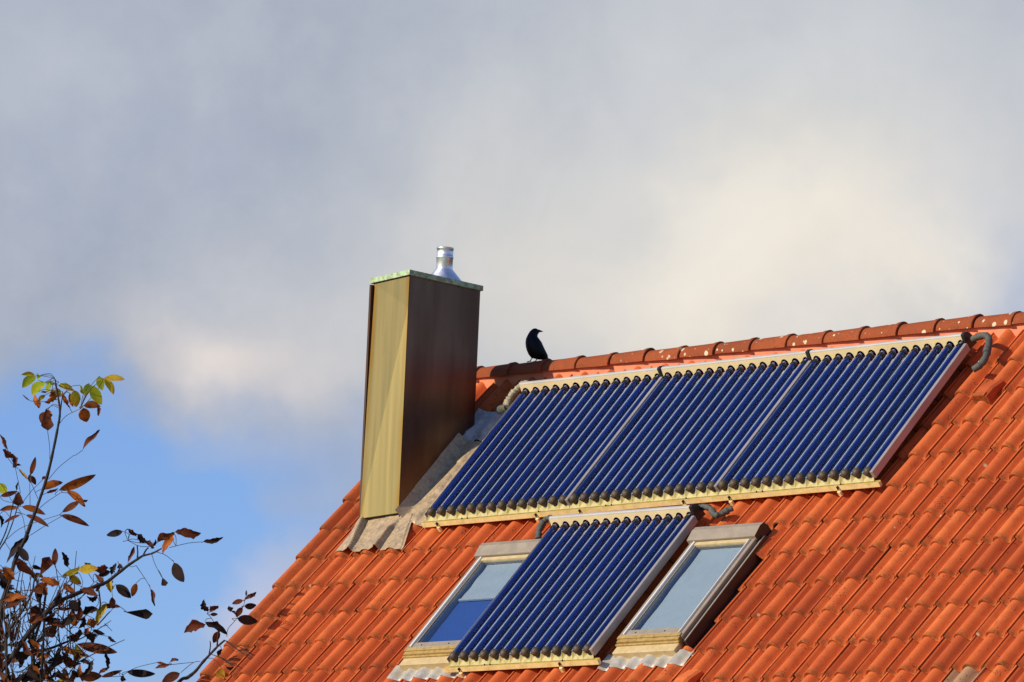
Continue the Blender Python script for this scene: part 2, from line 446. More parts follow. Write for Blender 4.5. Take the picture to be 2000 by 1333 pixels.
class MB:
    """collects vertices and faces, then becomes one mesh object"""
    def __init__(s): s.v = []; s.f = []; s.mi = []; s.sm = []
    def face(s, pts, mi=0, sm=False):
        i = len(s.v); s.v += [tuple(p) for p in pts]
        s.f.append(tuple(range(i, i + len(pts)))); s.mi.append(mi); s.sm.append(sm)
    def box(s, x0, x1, y0, y1, z0, z1, mi=0, bev=0.0):
        i = len(s.v)
        b = bev
        if b <= 0:
            s.v += [(x, y, z) for z in (z0, z1) for y in (y0, y1) for x in (x0, x1)]
            fs = ((0, 2, 3, 1), (4, 5, 7, 6), (0, 1, 5, 4), (2, 6, 7, 3), (0, 4, 6, 2), (1, 3, 7, 5))
            for f in fs: s.f.append(tuple(i + k for k in f)); s.mi.append(mi); s.sm.append(False)
        else:
            bm = bmesh.new()
            bmesh.ops.create_cube(bm, size=1.0)
            for v in bm.verts: v.co = Vector(((x0 + x1) / 2 + v.co.x * (x1 - x0), (y0 + y1) / 2 + v.co.y * (y1 - y0), (z0 + z1) / 2 + v.co.z * (z1 - z0)))
            bmesh.ops.bevel(bm, geom=bm.edges[:], offset=b, segments=1, affect='EDGES')
            bm.verts.index_update()
            s.v += [tuple(v.co) for v in bm.verts]
            for f in bm.faces: s.f.append(tuple(i + v.index for v in f.verts)); s.mi.append(mi); s.sm.append(False)
            bm.free()
    def grid(s, rows, mi=0, sm=True, close=False, flip=False):
        i = len(s.v); n = len(rows[0])
        for r in rows: s.v += [tuple(p) for p in r]
        for a in range(len(rows) - 1):
            for c in range(n if close else n - 1):
                d = (c + 1) % n
                q = (i + a * n + c, i + a * n + d, i + (a + 1) * n + d, i + (a + 1) * n + c)
                s.f.append(q[::-1] if flip else q); s.mi.append(mi); s.sm.append(sm)
    def tube(s, pts, rad, n=8, mi=0, cap=True, squash=1.0):
        pts = [Vector(p) for p in pts]
        rad = rad if isinstance(rad, (list, tuple)) else [rad] * len(pts)
        d0 = (pts[1] - pts[0]).normalized()
        ref = Vector((0, 0, 1)) if abs(d0.z) < 0.9 else Vector((1, 0, 0))
        rows = []
        for k, p in enumerate(pts):
            d = (pts[min(k + 1, len(pts) - 1)] - pts[max(k - 1, 0)]).normalized()
            a = d.cross(ref).normalized(); b_ = a.cross(d).normalized(); ref = b_
            rows.append([p + rad[k] * (math.cos(2 * math.pi * j / n) * a + squash * math.sin(2 * math.pi * j / n) * b_) for j in range(n)])
        i = len(s.v)
        s.grid(rows, mi, True, True, True)
        if cap:
            s.face(rows[0], mi); s.face(rows[-1][::-1], mi)
    def lathe(s, prof, n=24, mi=0, c=(0, 0), sm=True):
        s.grid([[(c[0] + r * math.cos(2 * math.pi * j / n), c[1] + r * math.sin(2 * math.pi * j / n), z) for j in range(n)] for r, z in prof], mi, sm, True)
    def mesh(s, name, mats):
        me = bpy.data.meshes.new(name)
        me.from_pydata(s.v, [], s.f)
        for m_ in (mats if isinstance(mats, (list, tuple)) else [mats]): me.materials.append(m_)
        me.polygons.foreach_set('material_index', s.mi)
        me.polygons.foreach_set('use_smooth', s.sm)
        me.update()
        return me
    def build(s, name, mats, parent=None, mw=Matrix()):
        return place(bpy.data.objects.new(name, s.mesh(name, mats)), parent, mw)


def inst(name, me, parent, mw):
    return place(bpy.data.objects.new(name, me), parent, mw)


def copy_tree(src, mw, parent=None):
    o = src.copy()
    place(o, parent, mw)
    for ch in [c for c in WM if c.parent == src]:
        copy_tree(ch, mw @ WM[src].inverted() @ WM[ch], o)
    return o


def spline(pts, n=6):
    pts = [Vector(p) for p in pts]
    out = []
    for i in range(len(pts) - 1):
        p0 = pts[max(i - 1, 0)]; p1 = pts[i]; p2 = pts[i + 1]; p3 = pts[min(i + 2, len(pts) - 1)]
        for k in range(n):
            q = k / n
            out.append(0.5 * ((2 * p1) + (p2 - p0) * q + (2 * p0 - 5 * p1 + 4 * p2 - p3) * q * q + (3 * p1 - p0 - 3 * p2 + p3) * q ** 3))
    out.append(pts[-1])
    return out

# ---------------------------------------------------------------- ground
g = MB()
g.face([(-1500, -1500, 0), (1500, -1500, 0), (1500, 1500, 0), (-1500, 1500, 0)])
gr = g.build('ground', M['grass'])
gr['kind'] = 'structure'

# ---------------------------------------------------------------- house
house = thing('house', 'house with an orange clay pantile roof carrying solar collectors and a metal clad chimney', 'house', Matrix.Translation((4.5, 0.74, 0)))
END = 12.0                                             # right gable
RY, RZ = 0.800, 8.758                                  # ridge line
eave_v = 13 * ROW
ez = 7.93 - math.sin(PITCH) * eave_v
ey = -math.cos(PITCH) * eave_v
wl = MB()
x0, x1, y0, y1 = -0.22, END - 0.2, ey + 0.35, 2 * RY - ey - 0.35
zt = ez + 0.12
wl.face([(x0, y0, 0), (x1, y0, 0), (x1, y0, zt), (x0, y0, zt)])
wl.face([(x1, y1, 0), (x0, y1, 0), (x0, y1, zt), (x1, y1, zt)])
for x in (x0, x1):
    wl.face([(x, y0, 0), (x, y1, 0), (x, y1, zt), (x, RY, RZ - 0.30), (x, y0, zt)])
wl.build('wall', M['render_wall'], house)
# boarding under the tiles, both slopes
dk = MB()
dk.box(-0.24, END - 0.02, -eave_v + 0.02, 1.045, -0.17, -0.115)
dk.build('roof_deck', simple('rafters_and_felt', (0.05, 0.035, 0.028), 0.9), house, ROOF)
bs = MB()
BACK = Matrix(((1, 0, 0, 0), (0, -AT.y, AN.y * -1, 2 * RY), (0, AT.z, AN.z, 7.93), (0, 0, 0, 1)))
rows = []
for j in range(2):
    rows.append([(-0.3 + k * 0.0375, 1.06 if j else -eave_v, -0.02 - 0.017 * (1 - math.cos(2 * math.pi * k / 4))) for k in range(int((END + 0.3) / 0.0375))])
bs.grid(rows, 0, True, False, True)
bso = bs.build('back_slope', M['tile_far'], house, BACK)

# --- pantiles -------------------------------------------------------------
PROF = [(0, -.005), (.010, -.010), (.022, -.022), (.034, -.036), (.045, -.044), (.058, -.047), (.070, -.045), (.080, -.037), (.091, -.023), (.103, -.010), (.118, -.001), (.135, .004), (.152, .005), (.168, .001),
        (.182, -.008), (.195, -.022), (.206, -.036), (.217, -.045), (.229, -.048), (.242, -.043), (.255, -.033), (.268, -.022), (.280, -.012), (.291, -.005), (.300, -.002)]


def prof(x):
    """height of the tile surface across one tile, crest = 0"""
    s = (x + 1e-6) % TW
    for (xa, ha), (xb, hb) in zip(PROF, PROF[1:]):
        if s <= xb:
            q = (s - xa) / (xb - xa)
            return 1.32 * (ha + (hb - ha) * q)
    return PROF[-1][1]


LEN = 0.392
DROP = 0.024


def tile_mesh(xa=0.0085, xb=TW + 0.0015, ya=0.0, yb=LEN, seed=0, verge=False):
    """local x across the roof, y up the slope from the tile's lower edge, z out of it"""
    rnd = random.Random(seed)
    b = MB()
    n = 25
    xs = [xa + (xb - xa) * k / (n - 1) for k in range(n)]
    if xa < 0.009 and xb > 0.299: xs = [xa] + [q[0] for q in PROF[1:-1]] + [xb]
    if verge: xs = [-0.063, -0.058, -0.048, -0.036, -0.022, -0.010] + xs
    th = 0.021
    wav = [rnd.uniform(-.0012, .0012) for _ in xs]
    def z(k, x, y):
        if verge and x < 0.045:
            d = (x + 0.020) / 0.044
            hh = max(-0.034 + 0.048 * math.sqrt(max(0, 1 - d * d)), -0.044 if x > 0 else -0.034)
        else: hh = prof(x)
        hh += -DROP * y / ROW + wav[k]
        if not verge: hh += 0.004 * (x / TW) - 0.003
        return hh
    ys = [ya, ya + (yb - ya) * 0.5, yb]
    top = [[(x, y, z(k, x, y)) for k, x in enumerate(xs)] for y in ys]
    b.grid(top, 0, True)
    # nib-end edge and its underside
    ch = 0.004
    fr = [[(x, ya, z(k, x, ya)) for k, x in enumerate(xs)], [(x, ya - ch, z(k, x, ya) - ch * 1.2 + rnd.uniform(-.001, .001)) for k, x in enumerate(xs)],
          [(x, ya - ch * 0.6, z(k, x, ya) - th) for k, x in enumerate(xs)], [(x, ya + 0.05, z(k, x, ya + .05) - th + 0.004) for k, x in enumerate(xs)]]
    b.grid(fr, 0, False, False, True)
    for k in (0, len(xs) - 1):
        x = xs[k]
        t0 = 0.012 if k else (0.10 if verge else 0.016)
        q = [(x, ya, z(k, x, ya)), (x, yb, z(k, x, yb)), (x, yb, z(k, x, yb) - t0), (x, ya, z(k, x, ya) - t0)]
        b.face(q if k else q[::-1])
    return b


TILE_ME = [tile_mesh(seed=k).mesh('roof_tile', M['tile']) for k in range(6)]
VERGE_ME = [tile_mesh(xa=0.0, seed=40 + k, verge=True).mesh('verge_tile', M['verge']) for k in range(3)]
FAR = MB()


def view_px(u, v, h=0.0):
    p = ROOF @ Vector((u, -v, h)) - CAM
    d = p.dot(CF)
    return 1000 + 12519 * p.dot(CR) / d, 666.5 - 12519 * p.dot(CU) / d


WINS = [(1.945, 2.72), (4.235, 5.008)]                 # roof windows, u range
WV = (1.13, 2.47)
VENTS = {(20, -1): 'vent', (17, 8): 'vent'}


def hidden(u, v):
    """under the collectors, never seen from the street"""
    return (1.25 < u < 5.45 and -0.75 < v < 0.60) or (2.9 < u < 3.85 and 1.05 < v < 2.38)


n_t = 0
for row in range(-2, 14):
    v = row * ROW
    for c in range(-1, 39):
        u = c * TW
        if c * TW + TW > END: continue
        yb = LEN if row > -2 else 0.440
        spans = [(0.0085, TW + 0.0015)]
        if v > WV[0] + 0.10 and v - ROW < WV[1] - 0.12:
            for (wa, wb) in WINS:
                a_, b_ = wa - u, (wb if row != 4 else wb - 0.05) - u
                new = []
                for (sa, sb) in spans:
                    if b_ <= sa or a_ >= sb: new.append((sa, sb)); continue
                    if a_ - sa > 0.02: new.append((sa, a_))
                    if sb - b_ > 0.02: new.append((b_, sb))
                spans = new
        px, py = view_px(u + .15, v - .15)
        seen = -80 < px < 2090 and 560 < py < 1400 and not hidden(u + .15, v - .15)
        jit = Matrix.Translation((random.uniform(-.0018, .0018), random.uniform(-.006, .006), random.uniform(-.001, .003))) @ Matrix.Rotation(random.gauss(0, R(.42)), 4, 'Z')
        mw = roofm(u, v) @ jit
        full = len(spans) == 1 and spans[0] == (0.0085, TW + 0.0015)
        if c == -1:
            if seen: inst('verge_tile', VERGE_ME[row % 3], house, mw)
            else:
                tm = tile_mesh(xa=0.0, seed=row, verge=True)
                FAR.v += [tuple(roofm(u, v).inverted() @ mw @ Vector(q) + Vector((u, -v, 0))) for q in tm.v]
                o_ = len(FAR.v) - len(tm.v)
                FAR.f += [tuple(i + o_ for i in f) for f in tm.f]; FAR.mi += tm.mi; FAR.sm += tm.sm
            continue
        for sp in spans:
            if seen and (not full or yb != LEN):
                tile_mesh(sp[0], sp[1], 0.0, yb, seed=c * 31 + row).build('roof_tile', M['tile'], house, mw); n_t += 1
            elif seen:
                o = inst('roof_tile', TILE_ME[(c * 7 + row * 3) % 6], house, mw); n_t += 1
                if (c, row) == (26, 9):
                    o.data = o.data.copy(); o.data.materials[0] = M['tile_beige']
                    o['label'] = 'beige replacement tile among the orange ones'
            else:
                tm = tile_mesh(sp[0], sp[1], 0.0, yb, seed=c)
                o_ = len(FAR.v)
                FAR.v += [(q[0] + u, q[1] - v, q[2]) for q in tm.v]
                FAR.f += [tuple(i + o_ for i in f) for f in tm.f]; FAR.mi += tm.mi; FAR.sm += tm.sm
print('tiles', n_t)
far = FAR.build('tile_field', M['tile_far'], house, ROOF)
far['kind'] = 'stuff'

# --- ridge ----------------------------------------------------------------
rs = MB()
rows = []
for (vv, hh) in ((-1.060, -0.085), (-1.073, -0.055), (-1.085, -0.038), (-1.100, -0.012), (-1.115, 0.018), (-1.130, 0.04)):
    rows.append([(-0.3 + k * 0.05, -vv, hh + 0.002 * math.sin(k * 1.3)) for k in range(int((END + .2) / .05))])
rs.grid(rows, 0, True, False, False)
rs.build('ridge_strip', M['ridge_strip'], house, ROOF)


def ridge_mesh(seed):
    rnd = random.Random(seed)
    b = MB()
    P = 0.387
    st = [(-0.045, 0.080), (0.0, 0.081), (0.2, 0.087), (0.330, 0.092), (0.348, 0.099), (0.387, 0.102)]
    n = 17
    def ring(x, r, j=0.0):
        out = []
        for k in range(n):
            a = R(-97 + 194 * k / (n - 1))
            rr = r * (1 + 0.10 * max(0, math.cos(a)) ** 6 - 0.02) + rnd.uniform(-.0007, .0007)
            out.append((x + j * math.cos(a), rr * math.sin(a), rr * math.cos(a) * 0.98))
        return out
    rows = [ring(x, r) for x, r in st]
    b.grid(rows, 0, True, False, True)
    b.grid([ring(0.387, 0.102), ring(0.389, 0.099), ring(0.389, 0.088), ring(0.30, 0.080)], 0, False, False, True)
    return b.mesh('ridge_tile', M['ridge'])


RM = [ridge_mesh(k) for k in range(4)]
k0 = -3
for k in range(k0, 28):
    x = 1.274 + 0.387 * (k - 1)
    if x + 0.387 > END + 0.1: break
    jit = Matrix.Rotation(random.gauss(0, R(.5)), 4, 'Z') @ Matrix.Rotation(R(0.9) + random.gauss(0, R(.35)), 4, 'Y')
    inst('ridge_tile', RM[k % 4], house, Matrix.Translation((x, RY, 8.758 + random.uniform(-.002, .003))) @ jit)

# --- ventilation tiles ------------------------------------------------------
vb = MB()
W2 = 0.072
prof_v = [(-W2, 0.0), (-W2, 0.055), (-W2 + 0.02, 0.072), (W2 - 0.02, 0.072), (W2, 0.055), (W2, 0.0)]
rows = [[(x, 0.0 + 0.012 * (z > 0.05), z - 0.03) for x, z in prof_v], [(x, 0.10, z - 0.035) for x, z in prof_v], [(x * 0.97, 0.23, max(-0.04, z - 0.075)) for x, z in prof_v]]
vb.grid(rows, 0, False, False, True)
vb.face([(-W2, 0.006, -0.03), (W2, 0.006, -0.03), (W2, 0.018, 0.025), (-W2, 0.018, 0.025)], 1)
for k in range(5):
    z = -0.026 + k * 0.0115
    vb.box(-W2 + 0.012, W2 - 0.012, -0.004, 0.014, z, z + 0.006, 0)
vb.box(-W2 - 0.004, -W2 + 0.012, -0.004, 0.016, -0.035, 0.030, 0)
vb.box(W2 - 0.012, W2 + 0.004, -0.004, 0.016, -0.035, 0.030, 0)
vb.box(-W2 + 0.012, W2 - 0.012, -0.005, 0.03, 0.030, 0.043, 0)
vme = vb.mesh('vent_hood', [M['tile'], M['black']])
for (u, v) in ((20 * TW + 0.150, -0.225), (17 * TW + 0.150, 2.90)):
    o = inst('vent_hood', vme, house, roofm(u, v))
    o['label'] = 'orange ventilation hood with louvres rising from one tile'

# --- roof windows -----------------------------------------------------------
def roof_window(u, label, blind_from):
    """u = left outer edge; outer frame 0.67 x 1.2 m"""
    W_, V0, V1 = 0.67, 1.270, 2.345
    base = roofm(u, V1)                                 # local y runs up the slope
    H = V1 - V0
    rw = MB()                                           # outer frame: covers both sides, lining
    rw.box(0.0, 0.055, 0.0, H + 0.02, -0.12, 0.052, 0, 0.004)
    rw.box(W_ - 0.034, W_, 0.0, H + 0.02, -0.12, 0.048, 0, 0.004)
    rw.box(0.055, W_ - 0.034, H - 0.02, H + 0.02, -0.12, 0.050, 0)
    rw.box(0.055, W_ - 0.034, -0.004, 0.040, -0.12, 0.046, 0)
    win = rw.build('roof_window', [M['frame']], house, base)
    win['label'] = label
    gt = MB()                                           # side gutters beyond the frame
    gt.box(W_ + 0.002, W_ + 0.020, -0.02, H + 0.03, -0.12, 0.010, 1)
    gt.box(W_ + 0.020, W_ + 0.034, -0.02, H + 0.05, -0.12, 0.022, 0)
    gt.box(W_ + 0.034, W_ + 0.038, -0.03, H + 0.06, -0.12, 0.018, 1)
    gt.box(W_ + 0.038, W_ + 0.090, -0.05, H + 0.10, -0.12, -0.075, 1)
    gt.build('side_gutter', [M['frame'], M['frame_shaded']], win, base)
    gl_ = MB(); gl_.box(-0.030, -0.002, -0.02, H + 0.03, -0.12, 0.000, 0); gl_.build('side_gutter', M['frame_shaded'], win, base)
    hd = MB()                                           # hood over the top
    prf = [(H - 0.012, 0.040), (H - 0.012, 0.076), (H + 0.085, 0.094), (H + 0.128, 0.086), (H + 0.15, 0.040), (H + 0.15, -0.1)]
    rows = [[(x, y, z) for (y, z) in prf] for x in (-0.018, W_ + 0.012)]
    hd.grid(rows, 0, False, False, False)
    for x, fl in ((-0.018, False), (W_ + 0.012, True)):
        q = [(x, y, z) for (y, z) in prf] + [(x, H - 0.012, -0.1)]
        hd.face(q[::-1] if not fl else q, 1 if fl else 0)
    hd.build('hood', [M['frame'], M['frame_shaded']], win, base)
    sh = MB()                                           # sash: pale edge all round the pane
    gx0, gx1, gy0, gy1 = 0.085, W_ - 0.062, 0.085, H - 0.055
    sh.box(0.060, 0.074, 0.030, H - 0.022, -0.02, 0.075, 1, 0.003)
    sh.box(W_ - 0.050, W_ - 0.043, 0.030, H - 0.022, -0.02, 0.062, 1, 0.002)
    sh.box(0.074, gx0 + 0.004, gy0, gy1, -0.02, 0.056, 0)
    sh.box(gx1 - 0.004, W_ - 0.050, gy0, gy1, -0.02, 0.052, 0)
    sh.box(0.074, W_ - 0.050, gy1, H - 0.022, -0.02, 0.062, 2)
    sh.box(0.074, W_ - 0.050, 0.028, gy0, -0.02, 0.060, 0, 0.004)
    sh.build('sash', [M['frame'], M['sash'], M['sill_pale']], win, base)
    for x in (0.17, W_ - 0.2):
        sc = MB(); sc.lathe([(0.0, 0.0645), (0.006, 0.064), (0.007, 0.059)], 8, 0, (x, 0.05)); sc.build('screw', M['black'], win, base)
    gp = MB()
    gp.box(gx0, gx1, gy0 - 0.003, gy1 + 0.003, 0.040, 0.050)
    gp.build('pane', M['glass'], win, base)
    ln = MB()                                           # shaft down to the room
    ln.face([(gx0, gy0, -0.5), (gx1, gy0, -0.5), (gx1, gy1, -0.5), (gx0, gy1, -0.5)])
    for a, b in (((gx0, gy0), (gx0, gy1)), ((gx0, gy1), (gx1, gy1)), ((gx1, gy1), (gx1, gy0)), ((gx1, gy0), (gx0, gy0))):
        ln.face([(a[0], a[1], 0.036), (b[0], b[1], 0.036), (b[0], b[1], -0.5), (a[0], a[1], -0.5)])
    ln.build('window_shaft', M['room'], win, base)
    bl = MB()
    yb = gy0 + 0.002 if blind_from is None else blind_from
    rows = []
    for k in range(13):
        y = yb + (gy1 - 0.002 - yb) * k / 12
        rows.append([(x, y, 0.012 + 0.003 * math.sin(k * 1.1) - 0.010 * ((x - gx0) / (gx1 - gx0) - .5) ** 2) for x in (gx0 + 0.035, (gx0 + gx1) / 2, gx1 - 0.005)])
    bl.grid(rows, 0, True)
    if blind_from is not None: bl.box(gx0 + 0.03, gx1 - 0.005, yb - 0.014, yb + 0.004, 0.006, 0.020, 0)
    bl.build('blind', M['blind'], win, base)
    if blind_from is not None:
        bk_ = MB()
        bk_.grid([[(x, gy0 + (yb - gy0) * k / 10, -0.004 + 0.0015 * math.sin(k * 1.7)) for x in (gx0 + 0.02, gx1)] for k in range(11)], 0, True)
        bo = bk_.build('blind', M['pane_reflection'], win, base)  # added sheet, its blue stands in for sky reflected in the pane
        bo['label'] = 'deep blue sheet standing in for sky reflected in the lower pane'
    si = MB()                                           # stepped sill below the sash
    si.box(0.010, W_ - 0.012, -0.004, 0.027, 0.046, 0.060, 0, 0.003)
    si.box(0.020, W_ - 0.016, -0.034, -0.004, -0.10, 0.048, 0)
    si.box(0.008, W_ - 0.010, -0.050, -0.034, -0.10, 0.034, 0, 0.003)
    si.box(0.022, W_ - 0.008, -0.125, -0.050, -0.06, 0.022, 1, 0.004)
    si.build('sill', [M['sill'], M['sill_pale']], win, base)
    ap = MB()                                           # dressed metal apron over the tiles below
    nx = 56
    rows = []
    for j, (v, off) in enumerate(((2.43, 0.012), (2.475, 0.010), (2.53, 0.008), (2.565, 0.006), (2.578, 0.004))):
        rr = []
        for k in range(nx):
            uu = u - 0.065 + (W_ + 0.215) * k / (nx - 1)
            row = math.ceil(v / ROW - 1e-6)
            hh = prof(uu) * (0.40 + 0.09 * j) - DROP * (row * ROW - v) / ROW + off + 0.002 * math.sin(uu * 61 + j)
            vv = v + (0.012 * math.sin(uu * 42 + 1.0) if j == 4 else 0)
            rr.append((uu - u, V1 - vv, hh))
        rows.append(rr)
    ap.grid(rows, 0, True, False, True)
    ap.build('apron', M['apron'], win, base)
    return win


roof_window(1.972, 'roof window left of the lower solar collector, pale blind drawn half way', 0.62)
rw2 = roof_window(4.264, 'roof window right of the lower solar collector, pale blind fully drawn', None)
lip = MB()
pts = [(5.035 - 4.264 + 0.055 * math.cos(a), 2.345 - 2.475 + 0.02 * math.sin(a), -0.018 + 0.030 * math.sin(a)) for a in [R(185 + 18 * k) for k in range(10)]]
lip.tube(pts, 0.006, 6)
lip.build('white_lip', M['sash'], rw2, roofm(4.264, 2.345))

# --- chimney ------------------------------------------------------------------
CX0, CX1, CY0, CY1 = 0.155, 0.5756, -0.460, 0.307
ZT = 9.392                                             # top of the near corner
zt_ = {(1, 0): ZT, (0, 0): ZT - 0.032, (1, 1): ZT - 0.021, (0, 1): ZT - 0.053}
cx = (CX0, CX1); cy = (CY0, CY1)
zb = {0: 7.40, 1: 8.10}
ch = MB()
P0 = lambda i, j, z, dx=0, dy=0: (cx[i] + dx, cy[j] + dy, z)
# right side, back, left side
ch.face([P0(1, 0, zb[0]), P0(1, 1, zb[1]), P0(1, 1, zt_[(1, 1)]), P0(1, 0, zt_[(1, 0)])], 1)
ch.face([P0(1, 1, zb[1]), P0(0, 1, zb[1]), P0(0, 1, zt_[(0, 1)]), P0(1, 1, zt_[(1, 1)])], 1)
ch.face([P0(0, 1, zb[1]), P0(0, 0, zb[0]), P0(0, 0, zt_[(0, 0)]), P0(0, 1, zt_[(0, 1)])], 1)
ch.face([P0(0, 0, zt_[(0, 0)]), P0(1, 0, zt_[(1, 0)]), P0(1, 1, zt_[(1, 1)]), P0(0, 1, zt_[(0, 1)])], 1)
chim = ch.build('chimney', [M['copper'], M['copper_shaded']], house)
chim['label'] = 'tall chimney clad in folded metal sheet, bright front and dark side'
fs = MB()                                              # cross-broken front sheet
a = (CX0 + .012, CY0 - .004, 7.47); b_ = (CX1 - .001, CY0 - .004, 7.497); c_ = (CX1 - .001, CY0 - .004, ZT - .012); d_ = (CX0 + .012, CY0 - .004, ZT - .041)
apex = (CX1 - .001, CY0 - .004, ZT - 0.26)
mid = (CX0 + 0.012, CY0 - 0.004, 7.72)
bl_ = (CX0 + 0.012, CY0 - 0.042, 7.47); br_ = (CX1 - 0.001, CY0 - 0.006, 7.497)
fs.face([bl_, br_, apex])
fs.face([bl_, apex, d_])
fs.face([apex, c_, d_])
q = [bl_, br_]
fs.face([(br_[0], CY0 + .002, br_[2]), (apex[0], CY0 + .002, apex[2]), apex, br_])
fs.face([bl_, br_, (br_[0], CY0 + .01, br_[2]), (bl_[0], CY0 + .01, bl_[2])][::-1])
fs.build('front_sheet', M['copper'], chim)
sm_ = MB()
sm_.box(CX0 - 0.012, CX0 + 0.008, CY0 - 0.034, CY0 + 0.02, 7.40, ZT - 0.05)
sm_.build('standing_seam', M['copper_shaded'], chim)
cp = MB()
O = 0.020
tp = 0.040
def zc(x, y): return ZT - 0.004 - 0.032 * (CX1 - x) / (CX1 - CX0) - 0.021 * (y - CY0) / (CY1 - CY0)
ring = [(CX0 - O, CY0 - .024), (CX1 + O, CY0 - .024), (CX1 + O, CY1 + .012), (CX0 - O, CY1 + .012)]
for k in range(4):
    (xa, ya), (xb, yb) = ring[k], ring[(k + 1) % 4]
    nseg = 9
    for s_ in range(nseg):
        p = [(xa + (xb - xa) * q_ / nseg, ya + (yb - ya) * q_ / nseg) for q_ in (s_, s_ + 1)]
        rv = [random.uniform(-.0015, .0015) for _ in range(2)]
        cp.face([(p[0][0], p[0][1], zc(*p[0])), (p[1][0], p[1][1], zc(*p[1])), (p[1][0], p[1][1], zc(*p[1]) + tp), (p[0][0], p[0][1], zc(*p[0]) + tp)])
cp.face([(x, y, zc(x, y) + tp) for x, y in ring])
cp.face([(x, y, zc(x, y)) for x, y in ring][::-1])
cp.build('cap', M['verdigris'], chim)
lj = MB()
for q_ in (0.30, 0.72):
    y = CY0 + (CY1 - CY0) * q_
    lj.box(CX1 + O - 0.002, CX1 + O + 0.003, y - 0.008, y + 0.008, zc(CX1, y) - 0.002, zc(CX1, y) + tp + 0.002)
lj.build('cap_joint', M['verdigris'], chim)
fl = MB()
fl.lathe([(0.155, 9.425), (0.150, 9.435), (0.067, 9.530), (0.067, 9.534)], 32)
fl.lathe([(0.0665, 9.520), (0.0665, 9.618), (0.0700, 9.620), (0.0700, 9.632), (0.0665, 9.634), (0.0665, 9.690), (0.0695, 9.692), (0.0695, 9.704), (0.0600, 9.704), (0.060, 9.55)], 32)
fl.build('flue_pipe', M['steel'], chim, Matrix.Translation((0.365, 0.10, 0)))

# flashing, dressed over the tiles
def surf(u, v):
    row = math.ceil(v / ROW - 1e-6)
    return prof(u) - DROP * (row * ROW - v) / ROW


def drape(poly, nu, nv, hfun):
    """poly: ((u,v) top-left, top-right, bottom-right, bottom-left)"""
    tl, tr, br_, bl_ = poly
    rows = []
    for j in range(nv + 1):
        q_ = j / nv
        rr = []
        for i in range(nu + 1):
            p = i / nu
            u = (tl[0] * (1 - p) + tr[0] * p) * (1 - q_) + (bl_[0] * (1 - p) + br_[0] * p) * q_
            v = (tl[1] * (1 - p) + tr[1] * p) * (1 - q_) + (bl_[1] * (1 - p) + br_[1] * p) * q_
            rr.append((u, -v, hfun(u, v, p, q_)))
        rows.append(rr)
    return rows


def fold(x, w_l, w_r, h):
    return h * max(0, 1 + x / w_l) if x < 0 else h * max(0, 1 - x / w_r)


def h_apron(u, v, p, q_):
    h = max(surf(u, v), -0.03) * (0.12 + 0.45 * q_ * q_) + 0.010
    l1 = 0.285 - 0.25 * (1.01 - v)
    h += fold(u - l1, 0.13, 0.014, 0.070 * (1 - 0.3 * q_))
    l2 = 0.605 - 0.06 * (1.0 - v)
    h += fold(u - l2, 0.14, 0.012, 0.052) * min(1, max(0, (v - 0.67) / 0.14))
    h += 0.010 * max(0, 1 - (v - 0.64) / 0.10) if 0.20 < u < 0.60 else 0
    h += 0.004
    if p > 0.97: h -= 0.010
    return h


fa = MB()
fa.grid(drape(((0.13, 0.60), (0.70, 0.60), (0.885, 1.025), (0.085, 1.015)), 150, 18, h_apron), 0, True, False, True)
fa.build('flashing', M['lead'], chim, ROOF)
def h_side(u, v, p, q_):
    h = max(surf(u, v), -0.034) * (0.35 + 0.5 * p) + 0.014 + 0.085 * max(0, 1 - p / 0.16) ** 2
    h += 0.008 * math.sin(v * 7.0 + 0.6) * (1 - abs(2 * p - 1))
    if p > 0.93: h -= 0.012
    return h
fb = MB()
fb.grid(drape(((0.574, -0.30), (1.00, -0.24), (0.92, 0.76), (0.574, 0.645)), 40, 44, h_side), 0, True, False, True)
fb.build('flashing', M['lead'], chim, ROOF)
def h_up(u, v, p, q_):
    return max(surf(u, v), -0.036) * 0.9 + 0.026 + 0.05 * max(0, 1 - p / 0.22) ** 2 + 0.003 * math.sin(v * 30 + u * 21)
fc = MB()
fc.grid(drape(((0.50, -0.66), (1.02, -0.63), (1.00, -0.265 ), (0.574, -0.285)), 34, 14, h_up), 0, True, False, True)
fc.build('flashing', M['lead_grey'], chim, ROOF)
